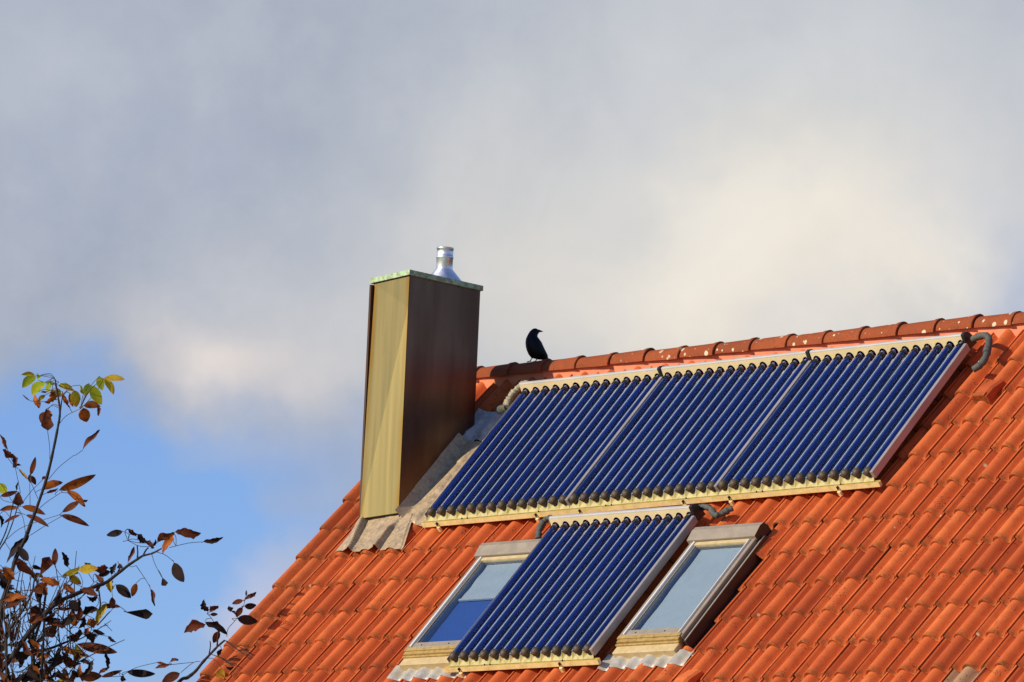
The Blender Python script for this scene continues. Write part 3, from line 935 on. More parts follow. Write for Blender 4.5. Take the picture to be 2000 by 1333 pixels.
# ---------------------------------------------------------------- solar collectors
NT_, G, MODL = 14, 0.1128, 1.577
L_T = 1.455
def make_collector(mw, label):
    root = thing('solar_collector', label, 'solar collector', mw, 'vacuum tube solar collectors on the roof')
    rf = MB()                                           # curved mirror troughs under the tubes
    n = NT_ * 10
    rows = []
    for y in (-0.012, 0.5, 1.0, 1.445):
        rr = []
        for k in range(n + 1):
            x = -G / 2 + k * G / 10
            d = ((x + G / 2) % G) / G - 0.5
            rr.append((x, y, 0.060 + 0.037 * (abs(d) * 2) ** 2.3))
        rows.append(rr)
    rf.grid(rows, 0, True)
    for k in range(NT_ + 1):                            # pale blue strip painting the sky highlight beside each tube
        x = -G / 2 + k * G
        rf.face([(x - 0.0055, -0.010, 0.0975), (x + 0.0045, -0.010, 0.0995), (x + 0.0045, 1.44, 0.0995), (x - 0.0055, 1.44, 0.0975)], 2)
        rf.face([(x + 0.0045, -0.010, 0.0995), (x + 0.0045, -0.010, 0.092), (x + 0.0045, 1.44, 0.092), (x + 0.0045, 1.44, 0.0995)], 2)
    # scalloped lower edge
    for k in range(NT_):
        pts = [(k * G + G * (q / 8 - .5), -0.012, 0.060 + 0.037 * abs(q / 4 - 1) ** 2.3) for q in range(9)]
        rf.face(pts + [(k * G + G / 2, -0.050, 0.046), (k * G - G / 2, -0.050, 0.046)], 1)
    rf.build('reflector', [M['mirror'], M['scallop'], M['sky_glint']], root, mw)
    tm = MB(); tm.tube([(0, 0.012, 0.101), (0, 0.7, 0.101), (0, L_T, 0.101)], 0.0212, 20)
    tme = tm.mesh('vacuum_tube', M['tube'])
    gm = MB(); gm.tube([(0, 0.012, 0.101), (0, 0.7, 0.101), (0, L_T, 0.101)], 0.0242, 24, cap=False)
    gme = gm.mesh('glass_sleeve', M['outer_glass'])
    bm_ = MB()
    bm_.grid([[(0.0365 * math.sin(R(a)) * math.cos(2 * math.pi * j / 16), -0.0365 * math.cos(R(a)), 0.0365 * math.sin(R(a)) * math.sin(2 * math.pi * j / 16)) for j in range(16)] for a in (1, 15, 32, 50, 68, 86, 104, 122, 140)], 0, True, True)
    bme = bm_.mesh('end_cap', M['rubber'])
    cl = MB(); cl.tube([(0, 1.405, 0.101), (0, 1.425, 0.101)], 0.031, 14)
    cme = cl.mesh('collar', M['black'])
    for k in range(NT_):
        tmw = mw @ Matrix.Translation((k * G + random.uniform(-.0012, .0012), random.uniform(-.002, .002), random.uniform(-.001, .001)))
        tb = inst('vacuum_tube', tme, root, tmw @ Matrix.Rotation(random.gauss(0, R(.05)), 4, 'Z'))
        inst('glass_sleeve', gme, tb, tmw)
        inst('end_cap', bme, tb, tmw @ Matrix.Translation((0, 0, 0.101)))
        inst('collar', cme, tb, tmw)
    hd = MB()                                           # manifold box with a rounded back
    xl, xr = -0.050, MODL - 0.088
    yf = 1.432
    z0, z1 = 0.058, 0.172
    fy = lambda z: yf + (z - 0.058) * 0.33
    prf = [(fy(0.160), 0.160), (fy(0.168), 0.168), (yf + 0.046, 0.171), (yf + 0.062, 0.168), (yf + 0.078, 0.157), (yf + 0.092, 0.138), (yf + 0.100, 0.112), (yf + 0.103, 0.08), (yf + 0.103, 0.03)]
    hd.grid([[(x, y, z) for y, z in prf] for x in (xl, xr)], 1, True, False, False)
    # front face with a round-topped cut for every tube
    for k in range(NT_):
        cx_ = k * G
        lx = xl if k == 0 else cx_ - G / 2
        rx = xr if k == NT_ - 1 else cx_ + G / 2
        rr = 0.040
        arc = [(cx_ + rr * math.cos(R(a)), 0.096 + rr * 1.0 * math.sin(R(a))) for a in range(0, 181, 20)]
        hd.face([(rx, fy(z0), z0), (rx, fy(.16), 0.160), (cx_, fy(.16), 0.160)] + [(x, fy(z), z) for x, z in arc[4::-1]] + [(cx_ + rr, fy(z0), z0)], 0)
        hd.face([(cx_, fy(.16), 0.160), (lx, fy(.16), 0.160), (lx, fy(z0), z0), (cx_ - rr, fy(z0), z0)] + [(x, fy(z), z) for x, z in arc[:3:-1]], 0)
        hd.grid([[(x, fy(z), z) for x, z in [(cx_ + rr, z0)] + arc + [(cx_ - rr, z0)]], [(x, yf + 0.05, z) for x, z in [(cx_ + rr, z0)] + arc + [(cx_ - rr, z0)]]], 2, False)
        hd.face([(cx_ - rr, yf + .05, z0), (cx_ + rr, yf + .05, z0), (cx_ + rr, yf + .05, 0.14), (cx_ - rr, yf + .05, 0.14)], 2)
    hd.face([(xl, fy(z0), z0)] + [(xl, y, z) for y, z in prf], 0)
    hdo = hd.build('header_box', [M['header'], M['header_top'], M['black']], root, mw)
    ec = MB()
    e2 = [(yf - 0.006, 0.050)] + [(y + (0.004 if y > yf + .05 else -0.005), z + 0.005) for y, z in prf]
    ec.grid([[(x, y, z) for y, z in e2] for x in (xr, xr + 0.028)], 0, False, False, False)
    ec.face([(xr + 0.028, y, z) for y, z in e2])
    ec.face([(xr - 0.001, y, z) for y, z in e2][::-1])
    ec.build('end_plate', M['black'], hdo, mw)
    for xs in ((-0.0575, -0.0535), (MODL - 0.070, MODL - 0.040)):
        sp = MB()
        sp.box(xs[0], xs[1], -0.030, yf - 0.002, 0.058, 0.104 if xs[0] < 0 else 0.119, 0, 0.002 if xs[1] - xs[0] > .01 else 0)
        sp.build('side_plate', M['side'], root, mw)
    rl = MB()                                           # tray shaped lower rail
    xl2, xr2 = -0.105, MODL - 0.1065
    prf = [(-0.040, 0.044), (-0.058, 0.040), (-0.066, 0.050), (-0.0695, 0.050), (-0.078, 0.012), (-0.074, 0.006), (-0.050, 0.006)]
    for s_ in range(len(prf) - 1):
        (ya, za), (yb, zb_) = prf[s_], prf[s_ + 1]
        rl.face([(xl2, ya, za), (xl2, yb, zb_), (xr2, yb, zb_), (xr2, ya, za)], 0 if s_ < 3 else 1)
    rl.face([(xr2, y, z) for y, z in prf][::-1], 1)
    rl.face([(xl2, y, z) for y, z in prf], 1)
    rl.build('lower_rail', [M['rail'], M['rail_lip']], root, mw)
    for x in (0.06, 1.16):
        bk = MB()
        bk.box(x, x + 0.032, -0.100, -0.079, -0.030, 0.012, 0, 0.003)
        bk.box(x - 0.008, x + 0.026, -0.086, -0.0785, 0.004, 0.030, 0, 0.002)
        bk.box(x + 0.010, x + 0.018, -0.090, -0.072, 0.022, 0.050, 1)
        bk.build('bracket', [M['rail_lip'], M['black']], root, mw)
    for x in (0.35, 0.41, 1.20):
        sc = MB(); sc.box(x, x + 0.006, -0.0665, -0.056, 0.048, 0.060); sc.build('screw', M['black'], root, mw)
    return root


rot = math.atan(0.0135)
S0 = roofm(1.062, 0.719, 0, rot)
col1 = make_collector(S0, 'leftmost of the three upper blue vacuum tube collectors, next to the chimney')
col2 = copy_tree(col1, S0 @ Matrix.Translation((MODL, 0, 0)))
col2['label'] = 'middle one of the three upper blue vacuum tube collectors along the ridge'
col3 = copy_tree(col1, S0 @ Matrix.Translation((2 * MODL, 0, 0)))
col3['label'] = 'rightmost upper blue vacuum tube collector, grey hose bending from its top corner'
S4 = roofm(2.685, 2.497, 0, 0) @ Matrix.Diagonal((0.977, 1.018, 1.0, 1.0))
col4 = copy_tree(col1, S4)
col4['label'] = 'single lower blue vacuum tube collector standing between the two roof windows'
# rails reaching past the last module
for cobj, mw in ((col3, S0 @ Matrix.Translation((2 * MODL, 0, 0))), (col4, S4)):
    rl = MB()
    prf = [(-0.040, 0.044), (-0.058, 0.040), (-0.066, 0.050), (-0.0695, 0.050), (-0.078, 0.012), (-0.074, 0.006), (-0.050, 0.006)]
    xa, xb = MODL - 0.106, MODL + 0.000
    for s_ in range(len(prf) - 1):
        (ya, za), (yb, zb_) = prf[s_], prf[s_ + 1]
        rl.face([(xa, ya, za), (xa, yb, zb_), (xb, yb, zb_), (xb, ya, za)], 0 if s_ < 3 else 1)
    rl.face([(xb, y, z) for y, z in prf][::-1], 1)
    rl.build('rail_end', [M['rail'], M['rail_lip']], cobj, mw)
# hoses
def hose(name, pts, r, m_, parent, wob=0.12, seed=1):
    rnd = random.Random(seed)
    sp = spline([(u, -v, h) for u, v, h in pts], 8)
    rr = [r * (1 + rnd.uniform(-wob, wob)) for _ in sp]
    b = MB(); b.tube(sp, rr, 10)
    return b.build(name, m_, parent, ROOF)
hose('hose', [(5.745, -0.835, 0.105), (5.80, -0.84, 0.118), (5.875, -0.845, 0.120), (5.935, -0.800, 0.115), (5.975, -0.725, 0.110), (6.005, -0.650, 0.105), (6.020, -0.590, 0.098), (6.005, -0.530, 0.088), (5.955, -0.492, 0.080)], 0.0255, M['hose'], col3, 0.14, 3)
hose('strap', [(5.985, -0.690, 0.108), (6.008, -0.640, 0.104)], 0.031, M['hose'], col3, 0.02, 8)
hose('hose', [(1.02, -0.80, 0.115), (0.945, -0.815, 0.110), (0.900, -0.765, 0.100), (0.885, -0.70, 0.095), (0.895, -0.62, 0.085), (0.915, -0.575, 0.075)], 0.029, M['foil'], col1, 0.25, 5)
hose('hose_end', [(0.912, -0.580, 0.076), (0.860, -0.570, 0.072), (0.820, -0.572, 0.068)], 0.034, M['hose'], col1, 0.08, 6)
hose('hose', [(2.62, 0.985, 0.100), (2.52, 0.900, 0.090), (2.465, 0.935, 0.080), (2.475, 1.02, 0.070), (2.53, 1.12, 0.060)], 0.026, M['hose'], col4, 0.25, 7)
hose('hose', [(4.12, 0.915, 0.085), (4.18, 0.912, 0.090), (4.25, 0.930, 0.085), (4.325, 0.985, 0.065), (4.36, 0.955, 0.05), (4.42, 0.885, 0.04)], 0.024, M['hose'], col4, 0.25, 9)

# ---------------------------------------------------------------- crow
CRM = Matrix.Translation((0.757, 0.795, 8.855)) @ Matrix.Rotation(R(46.32), 4, 'Z')
crow = thing('crow', 'black crow perched on the ridge tiles looking to the right', 'bird', CRM)
S_ = 1 / (13.33 * 244.0)
def cpt(x, y, d=0.0): return Vector(((x - 985) * S_, d, (1190 - y) * S_))
# centre line from tail tip to crown: (left x, right x, y) read across the bird
sect = [((1290, 1215), (1385, 1205), 0.25), ((1120, 1165), (1310, 1160), 0.30), ((985, 1160), (1262, 1110), 0.42), ((835, 1120), (1238, 1040), 0.62), ((760, 1030), (1205, 980), 0.74), ((712, 930), (1155, 890), 0.80),
        ((682, 830), (1110, 800), 0.84), ((668, 720), (1062, 700), 0.86), ((676, 620), (1005, 625), 0.88), ((706, 545), (955, 560), 0.90), ((730, 490), (960, 505), 0.92), ((770, 425), (985, 468), 0.90), ((815, 378), (990, 425), 0.88), ((846, 357), (984, 392), 0.85), ((872, 347), (962, 368), 0.8), ((893, 343), (935, 352), 0.7)]
rows = []
for (lx, ly), (rx, ry), k in sect:
    L_, R_ = cpt(lx, ly), cpt(rx, ry)
    c = (L_ + R_) / 2; hw = (R_ - L_) / 2 * (1.07 if k > 0.5 else 1.0)
    rows.append([c + hw * math.cos(2 * math.pi * j / 18) + Vector((0, 1, 0)) * hw.length * k * math.sin(2 * math.pi * j / 18) for j in range(18)])
cb_ = MB(); cb_.grid(rows, 0, True, True, True)
cb_.face(rows[0]); cb_.face(rows[-1][::-1])
cb_.build('body', M['crow'], crow, CRM)
bk = MB()
rows = []
for x, y, hgt, wd in ((940, 416, 52, 38), (985, 413, 42, 30), (1025, 413, 31, 21), (1065, 416, 18, 12), (1095, 420, 6, 5), (1108, 423, 2, 2)):
    rows.append([cpt(x, y) + Vector((0, wd * S_ * math.cos(2 * math.pi * j / 10), hgt * S_ * math.sin(2 * math.pi * j / 10))) for j in range(10)])
bk.grid(rows, 0, True, True, True)
bk.build('beak', simple('horn_black', (0.02, 0.02, 0.02), 0.35), crow, CRM)
for s_ in (1, -1):
    wg = MB()
    rows = []
    for (lx, ly), (rx, ry), k in sect[1:9]:
        L_, R_ = cpt(lx, ly), cpt(rx, ry)
        c = (L_ + R_) / 2; hw = (R_ - L_) / 2
        rows.append([c + hw * 1.025 * math.cos(a) + Vector((0, -s_, 0)) * (hw.length * k * 1.07 * math.sin(a)) for a in [R(5 + 13 * q) for q in range(9)]])
    wg.grid(rows, 0, True)
    wg.build('wing', M['crow'], crow, CRM)
for x0_, y0_, x1_, y1_, d in ((868, 1105, 790, 1222, -0.012), (975, 1140, 935, 1205, 0.014)):
    lg = MB()
    lg.tube([cpt(x0_ + 20, y0_ - 60, d), cpt(x0_, y0_, d), cpt((x0_ + x1_) / 2, (y0_ + y1_) / 2, d), cpt(x1_, y1_, d)], [0.010, 0.0055, 0.0036, 0.0036], 8)
    for tx, ty, td in ((-80, 22, 0.0), (-70, 20, 0.014), (-70, 20, -0.014), (45, 0, 0)):
        lg.tube([cpt(x1_, y1_, d), cpt(x1_ + tx * .6, y1_ + ty * .4, d + td * .6), cpt(x1_ + tx, y1_ + ty, d + td)], [0.0036, 0.003, 0.0015], 6)
    lg.build('leg', M['crow'], crow, CRM)

LEAVES = [
('Ya',-2.001,-2.111,8.563,-2.077,-2.188,8.564,0.041),
('Ga',-2.021,-2.084,8.559,-2.112,-2.146,8.468,0.066),
('Gd',-2.049,-2.034,8.534,-2.037,-2.058,8.589,0.028),
('Gd',-1.948,-2.09,8.565,-1.982,-2.099,8.521,0.021),
('Ga',-1.947,-2.048,8.511,-2.005,-2.125,8.402,0.09),
('Ga',-2.003,-1.905,8.514,-2.051,-1.96,8.521,0.035),
('Go',-2.025,-1.939,8.528,-2.041,-1.941,8.445,0.048),
('Ya',-1.903,-1.954,8.495,-1.796,-1.879,8.452,0.055),
('Yo',-1.901,-1.973,8.47,-1.899,-1.927,8.403,0.048),
('Yo',-1.645,-1.996,8.433,-1.657,-1.949,8.306,0.089),
('Od',-2.013,-2.098,8.412,-1.967,-2.078,8.3,0.062),
('Rd',-2.015,-2.135,8.352,-2.061,-2.186,8.396,0.015),
('Od',-1.77,-2.067,8.377,-1.812,-2.151,8.325,0.055),
('Od',-1.967,-1.954,8.466,-1.956,-1.927,8.379,0.069),
('Rd',-1.966,-2.003,8.443,-2.012,-2.029,8.432,0.022),
('Ya',-1.961,-2.026,8.412,-2.023,-2.046,8.357,0.035),
('Od',-1.764,-2.019,8.427,-1.761,-1.957,8.323,0.048),
('Rd',-1.602,-2.088,8.302,-1.598,-2.064,8.279,0.014),
('Od',-1.754,-1.955,8.423,-1.714,-1.937,8.311,0.041),
('Wa',-1.271,-2.014,8.499,-1.131,-1.912,8.491,0.055),
('Ya',-1.41,-1.891,8.519,-1.359,-1.822,8.402,0.055),
('Go',-1.42,-1.927,8.537,-1.4,-1.907,8.427,0.062),
('Go',-1.326,-1.961,8.504,-1.368,-2.01,8.492,0.027),
('Go',-1.419,-2.015,8.454,-1.379,-1.927,8.309,0.093),
('Go',-1.498,-1.965,8.482,-1.55,-1.954,8.384,0.055),
('Gd',-1.627,-1.95,8.476,-1.627,-1.894,8.4,0.041),
('Oa',-1.443,-2.055,8.284,-1.387,-1.93,8.29,0.062),
('Rd',-1.241,-2.08,8.273,-1.216,-2.067,8.19,0.041),
('Oo',-1.441,-2.062,8.269,-1.459,-2.004,8.164,0.093),
('Ro',-1.916,-2.061,8.27,-1.943,-2.064,8.177,0.076),
('Rf',-1.877,-2.079,8.282,-1.855,-2.071,8.109,0.103),
('Od',-1.886,-2.058,8.285,-1.891,-2.042,8.21,0.062),
('Rd',-1.242,-2.206,7.9,-1.091,-2.174,8.059,0.051),
('Od',-2.038,-2.408,8.053,-2.046,-2.326,7.941,0.048),
('Rd',-1.984,-2.415,7.927,-1.944,-2.323,7.863,0.052),
('Rd',-2.06,-2.252,7.912,-2.02,-2.228,7.807,0.059),
('Bd',-2.104,-2.196,7.827,-2.072,-2.149,7.841,0.028),
('Wc',-2.201,-2.074,7.824,-2.119,-2.025,7.742,0.031),
('Ro',-2.063,-2.055,7.763,-1.986,-2.074,7.903,0.043),
('Bo',-2.085,-2.045,7.776,-2.08,-2.037,7.707,0.035),
('Ro',-2.1,-2.014,7.77,-2.103,-1.964,7.703,0.041),
('Rd',-1.901,-2.063,7.713,-1.884,-2.023,7.756,0.031),
('Oa',-1.906,-2.068,7.641,-1.743,-1.985,7.697,0.065),
('Oo',-1.723,-2.04,7.623,-1.432,-1.912,7.75,0.086),
('Rd',-1.812,-2.086,7.603,-1.742,-2.03,7.647,0.029),
('Oa',-1.63,-2.035,7.623,-1.499,-1.94,7.494,0.062),
('Bd',-1.446,-2.008,7.528,-1.425,-1.972,7.539,0.021),
('Ro',-1.509,-1.99,7.533,-1.646,-2.042,7.446,0.049),
('Go',-2.391,-2.097,7.716,-2.354,-2.054,7.64,0.083),
('Ro',-2.386,-2.093,7.61,-2.289,-1.997,7.654,0.042),
('Rf',-2.26,-2.006,7.646,-2.278,-1.991,7.537,0.097),
('Bd',-2.265,-2.028,7.655,-2.253,-2.022,7.733,0.022),
('Oa',-2.345,-1.936,7.533,-2.447,-2.037,7.505,0.042),
('Oa',-2.208,-2.012,7.528,-2.106,-1.849,7.476,0.062),
('Ra',-2.17,-2.045,7.455,-2.25,-2.145,7.382,0.029),
('Bd',-2.526,-1.971,7.488,-2.524,-1.944,7.382,0.045),
('Ra',-2.167,-2.002,7.46,-1.991,-1.9,7.367,0.05),
('Ra',-1.686,-2.036,7.43,-1.548,-1.853,7.349,0.058),
('Bd',-1.915,-2.152,7.269,-2.075,-2.244,7.054,0.076),
('Rf',-1.626,-2.283,6.904,-1.69,-2.463,6.998,0.089),
('Rf',-1.609,-2.263,6.927,-1.547,-2.232,7.065,0.102),
('Go',-1.637,-2.262,6.929,-1.633,-2.257,6.91,0.027),
('Yo',-1.519,-2.125,6.918,-1.427,-2.001,6.996,0.044),
('Wo',-1.421,-2.04,6.98,-1.279,-1.961,6.987,0.079),
('Wo',-1.517,-2.05,6.94,-1.486,-1.947,6.878,0.072),
('Od',-1.53,-2.346,6.871,-1.418,-2.228,6.84,0.061),
('Od',-1.524,-2.252,6.869,-1.59,-2.331,6.804,0.055),
('Rd',-1.491,-2.324,6.811,-1.462,-2.295,6.761,0.061),
('Rd',-2.097,-2.258,7.006,-2.068,-2.198,6.923,0.089),
('Bd',-2.051,-2.305,6.944,-2.01,-2.251,6.793,0.103),
('Bd',-2.183,-2.215,6.987,-2.134,-2.203,6.848,0.083),
('Bo',-1.692,-1.372,7.37,-1.801,-1.448,7.337,0.055),
('Rd',-1.646,-1.362,7.389,-1.583,-1.311,7.338,0.035),
('Bo',-1.642,-1.522,7.029,-1.699,-1.601,6.987,0.055),
('Bd',-1.521,-1.613,6.986,-1.481,-1.596,7.077,0.052),
('Rd',-1.638,-1.443,7.098,-1.614,-1.429,7.06,0.041),
('Wc',-1.542,-1.595,6.972,-1.551,-1.601,6.85,0.065),
('Rc',-1.64,-1.349,7.12,-1.592,-1.333,7.247,0.036),
('Rd',-1.623,-1.675,6.929,-1.602,-1.662,6.852,0.055),
('Rc',-1.651,-1.355,7.388,-1.608,-1.287,7.346,0.038),
('Bd',-1.723,-1.198,7.364,-1.667,-1.132,7.302,0.052),
('Rd',-1.535,-1.28,7.29,-1.458,-1.227,7.253,0.055),
('Bd',-1.471,-1.23,7.253,-1.446,-1.233,7.307,0.024),
('Rd',-1.505,-1.167,7.289,-1.436,-1.058,7.387,0.076),
('Od',-0.285,-2.043,7.207,-0.333,-2.101,7.047,0.057),
('Rd',-0.371,-1.955,7.227,-0.247,-1.797,7.243,0.081),
('Bd',-0.224,-1.786,7.162,-0.099,-1.687,7.199,0.049),
('Bo',-0.289,-2.017,6.983,-0.232,-1.96,6.832,0.101),
('Bf',-1.16,-1.383,6.966,-1.141,-1.366,6.904,0.062),
('Rd',-1.192,-1.479,6.875,-1.167,-1.437,6.74,0.041),
('Oo',-1.401,-1.45,6.932,-1.424,-1.463,6.824,0.054),
('Bo',-1.63,-1.472,6.929,-1.526,-1.398,6.824,0.079),
('Od',-1.525,-2.446,6.725,-1.718,-2.553,6.707,0.061),
('Ro',-1.962,-2.316,6.577,-1.951,-2.287,6.626,0.034),
('Bd',-1.791,-2.397,6.627,-1.765,-2.34,6.623,0.011),
('Rd',-2.083,-2.258,6.441,-2.052,-2.238,6.448,0.029),
('Rd',-1.661,-2.147,6.539,-1.588,-2.025,6.56,0.072),
('Bo',-1.542,-2.015,6.74,-1.494,-1.946,6.663,0.075),
('Bd',-1.541,-1.72,6.792,-1.595,-1.792,6.787,0.065),
('Ro',-1.521,-1.581,6.728,-1.505,-1.614,6.802,0.055),
('Wc',-1.601,-1.582,6.77,-1.645,-1.633,6.585,0.059),
('Rd',-1.657,-1.576,6.751,-1.527,-1.502,6.745,0.041),
('Od',-1.781,-1.628,6.602,-1.733,-1.564,6.612,0.069),
('Od',-1.812,-1.571,6.581,-1.851,-1.575,6.527,0.045),
('Bo',-1.821,-1.527,6.569,-1.761,-1.449,6.536,0.035),
('Bd',-1.561,-1.821,6.634,-1.613,-1.828,6.536,0.062),
('Bd',-1.673,-1.785,6.543,-1.676,-1.789,6.471,0.045),
('Bd',-1.791,-1.812,6.49,-1.736,-1.745,6.461,0.076),
('Wf',-1.853,-1.664,6.435,-1.86,-1.593,6.329,0.124),
('Ro',-1.885,-1.631,6.445,-1.643,-1.416,6.395,0.09),
('Bd',-1.768,-1.424,6.411,-1.789,-1.365,6.278,0.057),
('Bd',-1.762,-1.615,6.541,-1.763,-1.568,6.452,0.076),
('Rd',-1.929,-1.764,6.312,-1.788,-1.66,6.272,0.055),
('Rf',-1.98,-1.623,6.336,-1.997,-1.596,6.256,0.09),
('Bd',-1.889,-2.286,6.291,-1.804,-2.152,6.309,0.075),
('Bd',-1.994,-2.114,6.286,-2.009,-2.09,6.212,0.049),
('Wo',-2.15,-1.53,6.198,-2.135,-1.537,6.119,0.114),
('Od',-2.016,-1.843,6.219,-2.016,-1.802,6.154,0.041),
('Bd',-1.906,-1.988,6.185,-1.86,-1.956,6.2,0.048),
('Bo',-2.019,-1.556,6.247,-1.99,-1.511,6.191,0.05),
('Ro',-2.07,-1.446,6.209,-1.938,-1.316,6.227,0.09),
('Ro',-1.988,-1.276,6.216,-1.822,-1.203,6.273,0.042),
('Bf',-1.381,-1.548,6.687,-1.199,-1.432,6.677,0.103),
('Bo',-1.544,-1.389,6.234,-1.335,-1.266,6.219,0.063),
('Bd',-1.776,-1.249,6.217,-1.76,-1.207,6.187,0.043),
('Rd',-0.361,-1.941,6.198,-0.44,-2.016,6.156,0.035),
('Rd',-1.181,-1.384,6.293,-1.121,-1.335,6.29,0.025),
('Rd',-0.401,-1.909,6.216,-0.361,-1.864,6.251,0.042),
('Ro',-0.387,-1.809,6.141,-0.477,-1.911,6.062,0.074),
('Bd',-0.145,-1.768,6.611,-0.159,-1.819,6.698,0.071),
('Rd',-0.124,-1.766,6.613,-0.085,-1.732,6.674,0.064),
('Bo',-0.213,-1.684,6.604,-0.168,-1.644,6.608,0.028),
('Rd',-0.146,-1.782,6.518,-0.237,-1.924,6.459,0.081),
('Bd',-0.193,-1.751,6.545,-0.086,-1.6,6.466,0.067),
('Ro',-0.182,-1.606,6.483,-0.214,-1.633,6.389,0.062),
('Rd',0.073,-1.579,6.718,0.139,-1.531,6.785,0.039),
('Bo',0.1,-1.593,6.742,0.099,-1.594,6.791,0.017),
('Ro',0.053,-1.579,6.716,-0.007,-1.639,6.686,0.04),
('Bo',0.077,-1.59,6.667,0.133,-1.514,6.679,0.052),
('Bd',0.003,-1.695,6.642,0.037,-1.664,6.643,0.04),
('Bd',-0.051,-1.601,6.635,-0.028,-1.576,6.607,0.022),
('Ro',0.029,-1.565,6.665,0.001,-1.6,6.587,0.048),
('Bo',0.093,-1.672,6.562,0.174,-1.531,6.546,0.077),
('Bd',-0.123,-1.63,6.343,-0.156,-1.633,6.284,0.042),
('Wo',-0.109,-1.629,6.191,-0.125,-1.614,6.074,0.074),
('Bd',-0.017,-1.573,6.188,-0.044,-1.634,6.18,0.035),
('Bo',0.115,-1.382,6.206,0.056,-1.499,6.157,0.042),
('Bo',0.217,-1.471,6.197,0.274,-1.364,6.197,0.048),
('Bo',0.208,-1.498,6.176,0.151,-1.499,6.075,0.087),
('Bo',0.106,-1.365,6.176,0.165,-1.26,6.094,0.071),
('Bo',-0.061,-1.512,6.184,-0.036,-1.466,6.123,0.022),
('Bo',0.107,-1.592,6.127,0.05,-1.617,6.068,0.042),
('Bd',-1.771,-1.916,6.687,-1.804,-1.913,6.845,0.048),
('Oc',-1.98,-2.277,6.174,-1.992,-2.355,6.2,0.026),
('Bd',-1.704,-2.153,6.576,-1.58,-2.06,6.579,0.053),
('Bd',-1.955,-1.548,6.705,-1.851,-1.473,6.758,0.074),
('Bo',-2.016,-2.229,6.131,-2.083,-2.253,6.176,0.034),
('Oc',-2.158,-1.886,6.384,-2.013,-1.806,6.329,0.049),
('Od',-1.62,-2.085,6.556,-1.603,-1.988,6.539,0.048),
('Oo',-2.004,-1.647,6.317,-1.946,-1.683,6.394,0.041),
('Bo',-1.932,-1.893,6.266,-1.848,-1.849,6.318,0.055),
('Rd',-1.8,-1.773,6.712,-1.871,-1.89,6.689,0.044),
('Od',-1.808,-1.858,6.395,-1.677,-1.773,6.344,0.048),
('Bd',-1.919,-1.543,6.553,-1.859,-1.473,6.487,0.038),
('Rd',-1.359,-1.779,7.015,-1.419,-1.907,6.993,0.058),
('Rf',-1.805,-1.766,6.112,-1.746,-1.742,6.178,0.038),
('Ro',-1.542,-1.9,6.597,-1.555,-1.889,6.705,0.05),
('Ro',-1.692,-2.164,6.913,-1.73,-2.219,6.945,0.032),
('Od',-1.603,-1.91,6.78,-1.688,-1.959,6.889,0.071),
('Ro',-1.971,-1.574,7.026,-2.047,-1.624,7.041,0.045),
('Oo',-1.869,-1.697,6.142,-1.965,-1.772,6.203,0.054),
('Rd',-1.839,-2.465,6.286,-1.799,-2.455,6.154,0.061),
('Bf',-1.967,-1.931,7.011,-2.01,-2.034,7.035,0.043),
('Bf',-1.917,-1.865,6.22,-1.855,-1.805,6.343,0.071),
('Rf',-2.357,-1.991,6.276,-2.244,-1.903,6.319,0.06),
('Bc',-2.377,-1.938,6.43,-2.252,-1.88,6.457,0.05),
('Bc',-1.708,-2.046,6.113,-1.69,-1.959,6.188,0.043),
('Bo',-1.83,-2.088,6.891,-1.848,-2.075,6.731,0.068),
('Bc',-2.289,-1.873,6.143,-2.359,-1.933,6.104,0.05),
('Rc',-1.828,-2.22,6.755,-1.843,-2.214,6.669,0.048),
('Rf',-1.66,-1.668,6.995,-1.574,-1.645,6.923,0.047),
('Rf',-1.677,-2.314,6.797,-1.565,-2.249,6.796,0.058),
('Rc',-2.149,-1.783,6.514,-2.076,-1.683,6.56,0.068),
('Rc',-1.773,-1.696,6.363,-1.833,-1.673,6.297,0.036),
('Bd',-2.32,-1.996,6.482,-2.333,-2.035,6.402,0.039),
('Bd',-2.085,-2.28,6.967,-2.111,-2.349,6.926,0.032),
('Rd',-1.8,-1.764,6.73,-1.799,-1.807,6.575,0.053),
('Rd',-1.986,-2.201,6.532,-1.965,-2.239,6.404,0.041),
('Rf',-1.981,-2.306,6.401,-2.012,-2.4,6.522,0.052),
('Od',-2.046,-1.455,6.317,-2.081,-1.398,6.175,0.055),
('Rf',-2.245,-1.8,6.251,-2.295,-1.839,6.144,0.039),
('Rd',-2.189,-1.934,7.076,-2.293,-2.005,7.097,0.049),
('Ro',-1.978,-2.314,6.425,-2.02,-2.328,6.528,0.054),
('Rd',-1.644,-2.266,6.284,-1.732,-2.34,6.397,0.062),
('Bc',-2.247,-1.924,6.177,-2.144,-1.813,6.146,0.065),
('Rc',-1.622,-1.811,6.36,-1.545,-1.78,6.309,0.03),
('Bo',-2.385,-1.861,6.221,-2.427,-1.805,6.11,0.036),
('Rd',-1.925,-1.73,6.341,-1.82,-1.682,6.251,0.05),
('Bo',-1.58,-2.057,6.545,-1.456,-2.016,6.617,0.064),
('Bd',-1.844,-1.675,6.815,-1.832,-1.654,6.741,0.035),
('Rd',-2.244,-1.704,6.277,-2.158,-1.685,6.404,0.066),
('Oc',-1.619,-2.232,6.323,-1.657,-2.3,6.41,0.058),
('Bd',-1.54,-2.044,7.0,-1.523,-2.123,7.114,0.045),
('Oc',-1.819,-1.897,6.089,-1.87,-1.964,6.164,0.044),
('Rd',-1.853,-2.425,6.63,-1.785,-2.326,6.74,0.071),
('Rd',-2.404,-1.814,6.171,-2.478,-1.925,6.139,0.068),
('Rf',-2.163,-1.913,6.611,-2.031,-1.883,6.713,0.049),
('Bc',-1.669,-2.295,6.182,-1.598,-2.239,6.079,0.066),
